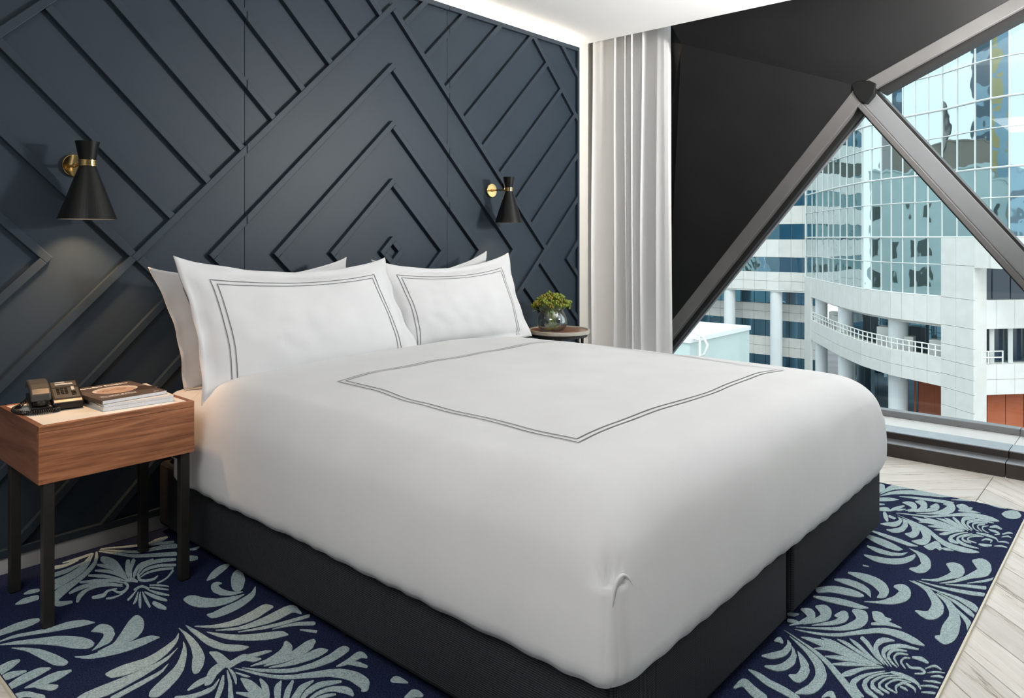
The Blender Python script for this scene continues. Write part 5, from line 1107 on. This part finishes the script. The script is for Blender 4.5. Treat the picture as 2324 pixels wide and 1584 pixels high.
# coiled cord
path = [(-.070, .060), (-.100, .035), (-.118, -.010), (-.112, -.060), (-.085, -.098), (-.045, -.112), (-.010, -.104), (.006, -.092)]
def cat(P, t):
    n = len(P) - 1; i = min(int(t), n - 1); f = t - i
    p0, p1, p2, p3 = [Vector(P[max(0, min(n, i + k))]) for k in (-1, 0, 1, 2)]
    return .5 * (2 * p1 + (p2 - p0) * f + (2 * p0 - 5 * p1 + 4 * p2 - p3) * f * f + (3 * p1 - p0 - 3 * p2 + p3) * f ** 3)
cp = []
turns = 46
for k in range(turns * 10 + 1):
    t = k / (turns * 10) * (len(path) - 1); c = cat(path, t); d = (cat(path, min(t + .02, len(path) - 1)) - cat(path, max(t - .02, 0))).normalized()
    nrm = Vector((-d.y, d.x)); a = 2 * math.pi * k / 10; zz = .0085 + .02 * max(0, 1 - t * 1.2)
    cp.append((c.x + nrm.x * .0062 * math.cos(a), c.y + nrm.y * .0062 * math.cos(a), zz + .0062 * math.sin(a)))
MB().tube(cp, .0017, 5).build('coiled_cord', m_phone, ph, smooth=True)

# ================================================================== ROUND TABLE, VASE, BERRIES
RT = (3.82, -.247)
rt = empty('round_side_table', (RT[0], RT[1], .009))
tag(rt, 'round wooden side table with a pale rim behind the far side of the bed', 'side table')
zt = .652 - .009
MB().lathe([(.001, zt - .016), (.186, zt - .016), (.186, zt - .006), (.001, zt - .006)], n=56).build('table_top', m_table_wood, rt)
MB().lathe([(.186, zt - .024), (.200, zt - .024), (.202, zt - .020), (.202, zt - .002), (.200, zt), (.194, zt), (.188, zt - .002), (.186, zt - .006)], n=64, closed=True).build('rim', m_rim, rt, smooth=False)
MB().lathe([(.175, zt - .045), (.185, zt - .045), (.185, zt - .025), (.175, zt - .025)], n=48, closed=True).build('under_ring', m_legs, rt)
for k in range(3):
    a = math.radians(90 + 120 * k)
    MB().tube([(.165 * math.cos(a), .165 * math.sin(a), zt - .03), (.155 * math.cos(a), .155 * math.sin(a), .0)], .010, 10).build('leg', m_legs, rt)

VX, VY, VZ = 3.737, -.252, .652 - .006 + .0005
vase = empty('glass_vase', (VX, VY, VZ))
tag(vase, 'round clear glass vase half filled with water on the round table', 'vase')
outer = [(.001, 0), (.060, 0), (.078, .008), (.093, .030), (.099, .055), (.096, .085), (.084, .115), (.070, .140), (.062, .152)]
inner = [(.0595, .152), (.067, .139), (.0805, .114), (.0925, .085), (.0955, .055), (.0895, .031), (.075, .0115), (.058, .006), (.001, .006)]
MB().lathe(outer + inner, n=48).build('vase_glass', m_vase, vase, smooth=True)
wat = [(.001, .0065), (.0575, .0065), (.0745, .012), (.0890, .0315), (.0940, .0500), (.0945, .0560), (.001, .0560)]
MB().lathe(wat, n=48).build('water', m_water, vase, smooth=False)

bq = empty('berry_bouquet', (VX, VY, VZ + .01))
tag(bq, 'bunch of green hypericum berries standing in the glass vase', 'flowers')
rnd = random.Random(21)
def berry(mb, c, r): mb.sphere(c, r, 7, 5, 1.25)
for k in range(36):
    a = 2.399 * k; rr = math.sqrt((k + .5) / 36)
    tx, ty = .120 * rr * math.cos(a), .120 * rr * math.sin(a); tz = .222 - .075 * rr ** 2 + rnd.uniform(-.008, .008)
    ba = a + 2.4 + rnd.uniform(-.5, .5); br = rnd.uniform(.015, .055)
    bx, by = br * math.cos(ba), br * math.sin(ba)
    nx, ny = .030 * rr * math.cos(a), .030 * rr * math.sin(a)
    pts = []
    for i in range(9):
        t = i / 8
        q = Vector((bx, by, .0)) * (1 - t) ** 2 + Vector((nx * .6, ny * .6, .10)) * 2 * t * (1 - t) + Vector((tx, ty, tz)) * t * t
        pts.append(q)
    st = MB().tube(pts, .0016, 6).build('stem', m_stem, bq, smooth=True)
    mb = MB(); mats = m_berry if k % 3 else m_berry_dark
    for j in range(10):
        d = Vector((rnd.gauss(0, 1), rnd.gauss(0, 1), rnd.gauss(.5, .8))).normalized()
        c = Vector((tx, ty, tz)) + d * rnd.uniform(.012, .024)
        berry(mb, c, rnd.uniform(.0066, .0086))
        mb.tube([(tx, ty, tz - .006), tuple(c)], .0009, 4)
    mb.build('berry_cluster', mats, st, smooth=True)
    if k % 3 == 0 and rr > .4:
        d = Vector((math.cos(a), math.sin(a), -.25)); s_ = Vector((-math.sin(a), math.cos(a), 0)); c = Vector((tx, ty, tz - .022)) * 1.0
        P = [c, c + d * .015 + s_ * .008, c + d * .034 + s_ * .004, c + d * .042, c + d * .034 - s_ * .004, c + d * .015 - s_ * .008]
        v = [tuple(p) for p in P] + [tuple(p - Vector((0, 0, .0008))) for p in P]
        mesh('leaf', v, [tuple(range(6)), tuple(range(11, 5, -1))] + [(i, (i + 1) % 6, 6 + (i + 1) % 6, 6 + i) for i in range(6)], m_leaf, bq)

# ================================================================== WALL LAMPS
def wall_lamp(label, x, z_arm, z_top, z_bot, s, k, power):
    root = empty('wall_lamp', (x, 0, z_bot))
    tag(root, label, 'wall lamp', 'black cone wall lamps')
    o = -z_bot
    Mx = Matrix.Rotation(math.pi / 2, 4, 'X')
    def yl(prof, n=36): return MB().lathe(prof, n=n, M=Matrix.Translation((0, 0, z_arm + o)) @ Mx)
    yl([(.001, .0005), (.044, .0005), (.0445, .003), (.0445, .011), (.0425, .014), (.001, .014)]).build('wall_plate', m_gold, root, smooth=False, bevel=.0008)
    yl([(.0085, .014), (.0085, .022), (.0055, .026), (.0055, s - .05), (.008, s - .046), (.008, s - .034), (.006, s - .03), (.006, s - .02)], 18).build('arm', m_gold, root, smooth=False)
    h = z_top - z_bot; zc_ = z_arm - z_bot
    T = Matrix.Translation((0, -s, 0))
    rb, rt_, rn = .101 * k, .042 * k, .029 * k
    th = .0015
    MB().lathe([(rb, 0), (rn, zc_ - .012), (rn - th, zc_ - .012), (rb - th, 0)], n=64, M=T, closed=True).build('shade', m_black_metal, root, smooth=False)
    MB().lathe([(rb - th - .0004, .0004), (rn - th - .0004, zc_ - .014), (rn - th - .0012, zc_ - .014), (rb - th - .0012, .0004)], n=48, M=T, closed=True).build('shade_lining', m_lamp_in, root, smooth=True)
    MB().lathe([(rn, zc_ + .012), (rt_, h), (rt_ - th, h), (rn - th, zc_ + .012)], n=64, M=T, closed=True).build('upper_shade', m_black_metal, root)
    MB().lathe([(.001, zc_ - .0125), (rn + .001, zc_ - .0125), (rn + .0025, zc_ - .011), (rn + .0025, zc_ - .008), (rn + .0005, zc_ - .007), (rn + .0005, zc_ + .007), (rn + .0025, zc_ + .008), (rn + .0025, zc_ + .011), (rn + .001, zc_ + .0125), (.001, zc_ + .0125)], n=48, M=T).build('collar', m_gold, root)
    bulb = MB().lathe([(.001, zc_ - .075), (.014, zc_ - .070), (.021, zc_ - .055), (.018, zc_ - .036), (.010, zc_ - .022), (.010, zc_ - .014)], n=20, M=T).build('bulb', m_bulb, root, smooth=True)
    d = bpy.data.lights.new('wall_lamp_light', 'SPOT'); d.energy = power; d.color = (1.0, .59, .30); d.spot_size = math.radians(92); d.spot_blend = .8; d.shadow_soft_size = .03
    lo = bpy.data.objects.new('wall_lamp_light', d); COL.objects.link(lo); lo.location = (x, -s, z_bot + zc_ - .095)
    lo.rotation_euler = (0, 0, 0)
m_bulb = material('lit_bulb', (1, .9, .75), .4); bsdf(m_bulb).inputs['Emission Color'].default_value = (1, .75, .45, 1); bsdf(m_bulb).inputs['Emission Strength'].default_value = 4
wall_lamp('black cone wall lamp with brass plate above the bedside cabinet', 1.023, 1.535, 1.617, 1.321, .15, 1.0, 30.0)
wall_lamp('black cone wall lamp with brass plate beside the curtain', 3.425, 1.553, 1.630, 1.344, .155, .86, 9.0)

# ================================================================== ACROSS THE STREET
def ext_empty(name, loc, label, cat):
    o = empty(name, loc); tag(o, label, cat); return o
tag(MB().box(6.5, 140, -60, 110, -14.3, -14.0).build('street', m_road), 'grey street surface between the hotel and the office building', kind='structure')
GROUND = -14.0

# --- curved white office building
FP = [(77.97,24.82),(75.54,23.33),(73.75,22.24),(71.82,21.04),(70.03,19.92),(68.59,19.02),(66.78,17.85),(65.49,16.90),(64.18,15.94),(62.71,14.87),(61.73,13.91),(60.78,12.95),(59.87,12.01),(59.30,11.10),(58.82,10.18),(58.26,9.22),(57.69,8.24),(56.75,7.17),(55.69,5.96)]
FW = [(55.69,5.96),(55.92,5.77),(56.90,4.95),(57.94,4.07),(58.99,3.19),(60.10,2.23),(61.2,1.3),(62.3,.35)]
LV = [-2.8, -.58, 1.3, 3.8, 5.7, 8.2, 10.1, 12.6, 14.5, 17.0]
office = ext_empty('office_building', (62, 14, GROUND), 'curved white stone office building with a teal glass curtain wall across the street', 'building')
def out_n(a, b):
    d = Vector((b[0] - a[0], b[1] - a[1])).normalized(); n = Vector((d.y, -d.x))
    if n.x > 0 and n.dot(Vector((-1, -.3))) < 0: n = -n
    return n
def slab(name, a, b, z0, z1, o0, o1, mat, parent, gap=.02):
    """vertical slab over plan segment a-b, from offset o0 to o1 out of the wall line"""
    a = Vector(a); b = Vector(b); d = (b - a).normalized(); n = out_n(a, b)
    a2 = a + d * gap; b2 = b - d * gap
    P = [a2 + n * o0, b2 + n * o0, b2 + n * o1, a2 + n * o1]
    return child(MB().prism([(p.x, p.y) for p in P], 'z', z0 + gap, z1 - gap).build(name, mat), parent)
def wallrun(pts, z0, z1, off, mat, parent, name, th=.4):
    mb = MB()
    for a, b in zip(pts, pts[1:]):
        n = out_n(a, b); a_, b_ = Vector(a), Vector(b)
        P = [a_ + n * off, b_ + n * off, b_ + n * (off - th), a_ + n * (off - th)]
        mb.prism([(p.x, p.y) for p in P], 'z', z0, z1)
    return child(mb.build(name, mat), parent)
NG = len(FP) - 3                      # segments below which glass goes down to -2.8
ALL = FP + [(55.00,4.98),(54.58,3.94),(54.42,2.91),(54.24,1.92),(54.11,0.85),(54.0,-.3)]
segs = list(zip(ALL, ALL[1:]))
wallrun(FP[:NG + 1], -2.8, 1.3, -.12, m_dark_in, office, 'curtain_wall_core')
wallrun(ALL, 1.3, 17.0, -.12, m_dark_in, office, 'curtain_wall_core')
for li in range(len(LV) - 1):
    for si, (a, b) in enumerate(segs):
        if li < 2 and si >= NG: continue
        slab('glass_pane', a, b, LV[li], LV[li + 1], -.10, -.05, m_mirror, office, gap=.03)
for si, p in enumerate(ALL):
    lo = -2.8 if si <= NG else 1.3
    n = out_n(*segs[min(si, len(segs) - 1)])
    c = Vector(p) + n * -.03
    child(MB().tube([(c.x, c.y, lo), (c.x, c.y, 17.0)], .045 if si else .12, 6).build('mullion', m_mull), office)
for li, z in enumerate(LV):
    pts = ALL if li >= 2 else FP[:NG + 1]
    big = li % 2 == 0
    child(MB().tube([(Vector(p) + out_n(*segs[min(i, len(segs) - 1)]) * .0).to_tuple() + (z,) for i, p in enumerate(pts)], .07 if big else .04, 6).build('transom', m_mull), office)
# stone below the glass: band, parapet
body = wallrun(FP[:NG + 1], -4.73, -2.8, -.06, m_clad_b, office, 'band_core', .5)
for a, b in zip(FP[:NG], FP[1:NG + 1]): slab('stone_panel', a, b, -4.73, -2.82, -.08, .06, m_clad, office, .012)
wallrun(FP[:NG + 1], -9.0, -7.0, -.06, m_clad_b, office, 'parapet_core', .4)
for a, b in zip(FP[:NG], FP[1:NG + 1]):
    for z0, z1 in ((-8.1, -7.0), (-9.0, -8.1)): slab('stone_panel', a, b, z0, z1, -.08, .05, m_clad, office, .012)
wallrun(FP[:NG + 1], -9.0, -8.8, -.4, m_clad_b, office, 'balcony_floor', 3.4)
wallrun(FP[:NG + 1], -4.95, -4.75, -.4, m_clad_b, office, 'balcony_soffit', 3.4)
# recessed glazing behind the balcony and at street level
for i in range(0, NG):
    a, b = FP[i], FP[i + 1]
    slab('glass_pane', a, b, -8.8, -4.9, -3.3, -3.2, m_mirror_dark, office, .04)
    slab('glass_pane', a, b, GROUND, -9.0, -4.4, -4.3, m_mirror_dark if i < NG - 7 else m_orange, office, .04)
wallrun(FP[:3], GROUND, -4.8, -3.2, m_clad_b, office, 'return_wall', .4)
slab('stone_panel', FP[0], FP[1], GROUND, -2.8, -.1, .10, m_clad, office, .0)
# columns along the balcony
for (cx, cy, r) in ((74.9, 22.15, .57), (68.05, 17.75, .63), (61.8, 12.0, .67)):
    child(MB().lathe([(r, GROUND), (r, -4.8)], cx, cy, 28).build('column', m_colpaint, smooth=False), office)
# railing: posts and rails
rp = [Vector(p) + out_n(*segs[min(i, len(segs) - 1)]) * -.08 for i, p in enumerate(FP[1:NG + 1])]
for z in (-6.22, -6.58):
    child(MB().tube([(p.x, p.y, z) for p in rp], .05, 6).build('rail', m_rail), office)
for i in range(len(rp) - 1):
    for t in (0, .5):
        p = rp[i].lerp(rp[i + 1], t)
        child(MB().box(p.x - .04, p.x + .04, p.y - .04, p.y + .04, -7.0, -6.2).build('railing_post', m_rail), office)
# air-conditioning units and crates standing on the balcony floor
for (i, t, o_, w_, h_) in ((2, .2, -1.6, .9, 1.9), (3, .1, -1.4, .9, 1.7), (9, .3, -1.9, 1.3, 2.0), (11, .4, -1.9, .8, 1.6), (14, .2, -1.8, .8, 1.7)):
    p = Vector(FP[i]).lerp(Vector(FP[i + 1]), t) + out_n(FP[i], FP[i + 1]) * o_
    child(MB().box(p.x - w_ / 2, p.x + w_ / 2, p.y - w_ / 2, p.y + w_ / 2, -8.8, -8.8 + h_ + 1.0).build('air_conditioner', m_rail, bevel=.03), office)
# pier
ROWS = [1.3, -.58, -2.8, -4.7, -6.0, -7.1, -8.05, -9.0, -10.2, -11.5, -14.0]
wallrun(FP[NG:], GROUND, 1.25, -.06, m_clad_b, office, 'pier_core', .8)
for a, b in zip(FP[NG:], FP[NG + 1:]):
    for z1, z0 in zip(ROWS, ROWS[1:]): slab('stone_panel', a, b, z0, z1, -.08, .06, m_clad, office, .012)
# right wing
for a, b in zip(ALL[len(FP) - 1:], ALL[len(FP):]): slab('stone_panel', a, b, -.7, 1.3, -.5, .05, m_clad, office, .012)
wallrun(FW, GROUND, 1.25, -.9, m_dark_in, office, 'wing_core', .3)
for i, (a, b) in enumerate(zip(FW, FW[1:])):
    if i == 0:
        for z1, z0 in zip(ROWS, ROWS[1:]): slab('stone_panel', a, b, z0, z1, -.9, .0, m_clad_b, office, .008)
        continue
    for (z0, z1) in ((-4.7, -2.8), (-8.0, -7.0), (-9.0, -8.0)): slab('stone_panel', a, b, z0, z1, -.85, .0, m_clad, office, .012)
    slab('glass_pane', a, b, -2.8, -.7, -.40, -.35, m_deep, office, .04)
    slab('glass_pane', a, b, -7.0, -4.7, -.80, -.75, m_deep, office, .10)
    slab('glass_pane', a, b, GROUND, -9.0, -.80, -.75, m_orange, office, .03)
    n = out_n(a, b)
    if i in (1, 2, 3):
        p = Vector(b) + n * -.35
        child(MB().box(p.x - .12, p.x + .12, p.y - .12, p.y + .12, -7.0, -4.7).build('window_post', m_mull), office)
pa, pb = Vector(FW[1]).lerp(Vector(FW[2]), .2), Vector(FW[2]).lerp(Vector(FW[3]), .35); nn = out_n(FW[1], FW[2])
for z in (-6.15, -6.55): child(MB().tube([(pa.x, pa.y, z), (pb.x, pb.y, z)], .045, 6).build('rail', m_rail), office)
for t in (.0, .3, 1): p = pa.lerp(pb, t); child(MB().box(p.x - .04, p.x + .04, p.y - .04, p.y + .04, -7.0, -6.12).build('railing_post', m_rail), office)

# --- straight wing on the left
wing = ext_empty('office_wing', (82, 34, GROUND), 'straight white banded office wing with round columns behind the diagonal frame', 'building')
YS = [24.9, 26.19, 27.49, 28.82, 30.22, 31.61, 32.97, 34.42, 35.79, 37.19, 38.61, 40.08, 41.57, 43.0, 44.4, 45.8, 47.2]
ZW = [(-4.6, -2.54)]; ZG = [(-2.54, -.91)]
for k in range(0, 5):
    ZW.append((-.91 + 3.69 * k, 1.10 + 3.69 * k)); ZG.append((1.10 + 3.69 * k, 2.78 + 3.69 * k))
child(MB().box(81.12, 84.0, YS[0], YS[-1], -4.6, 19.5).build('wing_core', m_dark_in), wing)
for ya, yb in zip(YS, YS[1:]):
    g = .014
    for z0, z1 in ZW:
        if z0 < -4: zz = [(z0, (z0 + z1) / 2), ((z0 + z1) / 2, z1)]
        else: zz = [(z0, z1)]
        for a, b in zz: child(MB().box(81.0, 81.14, ya + g, yb - g, a + g, b - g).build('stone_panel', m_clad if ya > 28.8 else m_clad_b), wing)  # end bays greyer: shade of an angled facet put into the colour
    for z0, z1 in ZG: child(MB().box(81.10, 81.16, ya + .03, yb - .03, z0 + .02, z1 - .02).build('glass_pane', m_mirror_dark if (ya < 28.8) else m_mirror), wing)
# recessed lower storeys
child(MB().box(84.2, 85, YS[0], YS[-1], GROUND, -4.6).build('lower_core', m_dark_in), wing)
child(MB().box(81.05, 84.2, YS[0], YS[-1], -4.75, -4.6).build('soffit', m_clad_b), wing)
for ya, yb in zip(YS, YS[1:]):
    for (z0, z1, w) in ((-6.35, -4.75, 0), (-7.3, -6.35, 1), (-8.3, -7.3, 1), (-10.2, -8.3, 0), (-11.3, -10.2, 1), (-12.4, -11.3, 1), (-14, -12.4, 0)):
        if w: child(MB().box(83.9, 84.2, ya + .014, yb - .014, z0 + .014, z1 - .014).build('stone_panel', m_clad_b), wing)
        else: child(MB().box(84.05, 84.2, ya + .03, yb - .03, z0 + .02, z1 - .02).build('glass_pane', m_mirror_dark), wing)
for cy in (35.0, 29.45, 40.6): child(MB().lathe([(.66, GROUND), (.66, -4.6)], 81.8, cy, 28).build('column', m_colpaint), wing)

# --- white roof terrace with tubular railing seen low beside the curtain
ter = ext_empty('roof_terrace', (37, 17.5, GROUND), 'low pale roof with white tubular railings beyond the curtain', 'roof')
child(MB().box(36.3, 44, 16.05, 24, GROUND, -4.45).build('wall_block', m_mint, ), ter)
child(MB().box(36.2, 44, 15.95, 24, -4.45, -4.2).build('roof_edge', m_colpaint), ter)
for y, h_ in ((15.6, 0), (17.2, 0), (18.6, 0)):
    child(MB().tube([(36.6, y, -6), (36.6, y, -3.55)], .07, 8).build('railing_post', m_rail), ter)
child(MB().tube([(36.6, 22, -3.4), (36.6, 18.6, -3.5), (36.6, 17.2, -3.65), (36.6, 16.0, -3.9), (36.6, 15.4, -4.1), (36.6, 15.15, -4.5), (36.6, 15.3, -5.0), (36.6, 15.6, -5.2)], .07, 8).build('handrail', m_rail, smooth=True), ter)
child(MB().tube([(36.6, 22, -3.8), (36.6, 18.6, -3.9), (36.6, 17.2, -4.0), (36.6, 15.6, -4.3)], .06, 8).build('handrail', m_rail, smooth=True), ter)

# --- the buildings over the road that the curtain wall mirrors
def mirrored(name, label, x0, x1, y0, y1, z1, mat, wins=None, wmat=None):
    r = ext_empty(name, ((x0 + x1) / 2, (y0 + y1) / 2, GROUND), label, 'building')
    child(MB().box(x0, x1, y0, y1, GROUND, z1).build('wall_block', mat), r)
    if wins:
        nx, ww, zs, wh = wins
        for z in zs:
            for k in range(nx):
                cx = x0 + (x1 - x0) * (k + .5) / nx
                child(MB().box(cx - ww / 2, cx + ww / 2, y0 - .03, y0 + .1, z, z + wh).build('window', wmat or m_winhole), r)
    child(MB().box(x0 - .15, x1 + .15, y0 - .15, y1 + .15, z1, z1 + .35).build('parapet', mat), r)
    return r
mirrored('rendered_building', 'pale mint rendered building with small dark windows mirrored in the curtain wall', 8, 76, 62, 72, 10.2, m_mint, (17, 1.3, (3.6, -1.2, -5.4, -9.6), 2.3))
mirrored('taupe_building', 'taupe slab building mirrored above the mint one', 62, 76, 74, 90, 21, m_taupe)
mirrored('dark_tower', 'dark glass tower mirrored in the upper panes', 40, 58, 78, 96, 70, m_tower, (5, 2.4, tuple(range(12, 66, 5)), 2.2), m_tower_blue)
mirrored('blue_tower', 'blue glass tower with ochre strips mirrored in the panes at the picture edge', -30, 20, 76, 96, 60, m_tower_blue, (9, 2.4, tuple(range(0, 56, 4)), 3.4), m_yellow)
mirrored('brown_building', 'brown low building mirrored behind the mint one', 24, 61.5, 73, 77, 15, m_brown)
mirrored('glass_block', 'blue grey block mirrored in the outermost panes', -70, 4, 50, 62, 14, m_tower_blue, (20, 2.0, (-8, -4, 0, 4, 8), 2.4), m_tower)
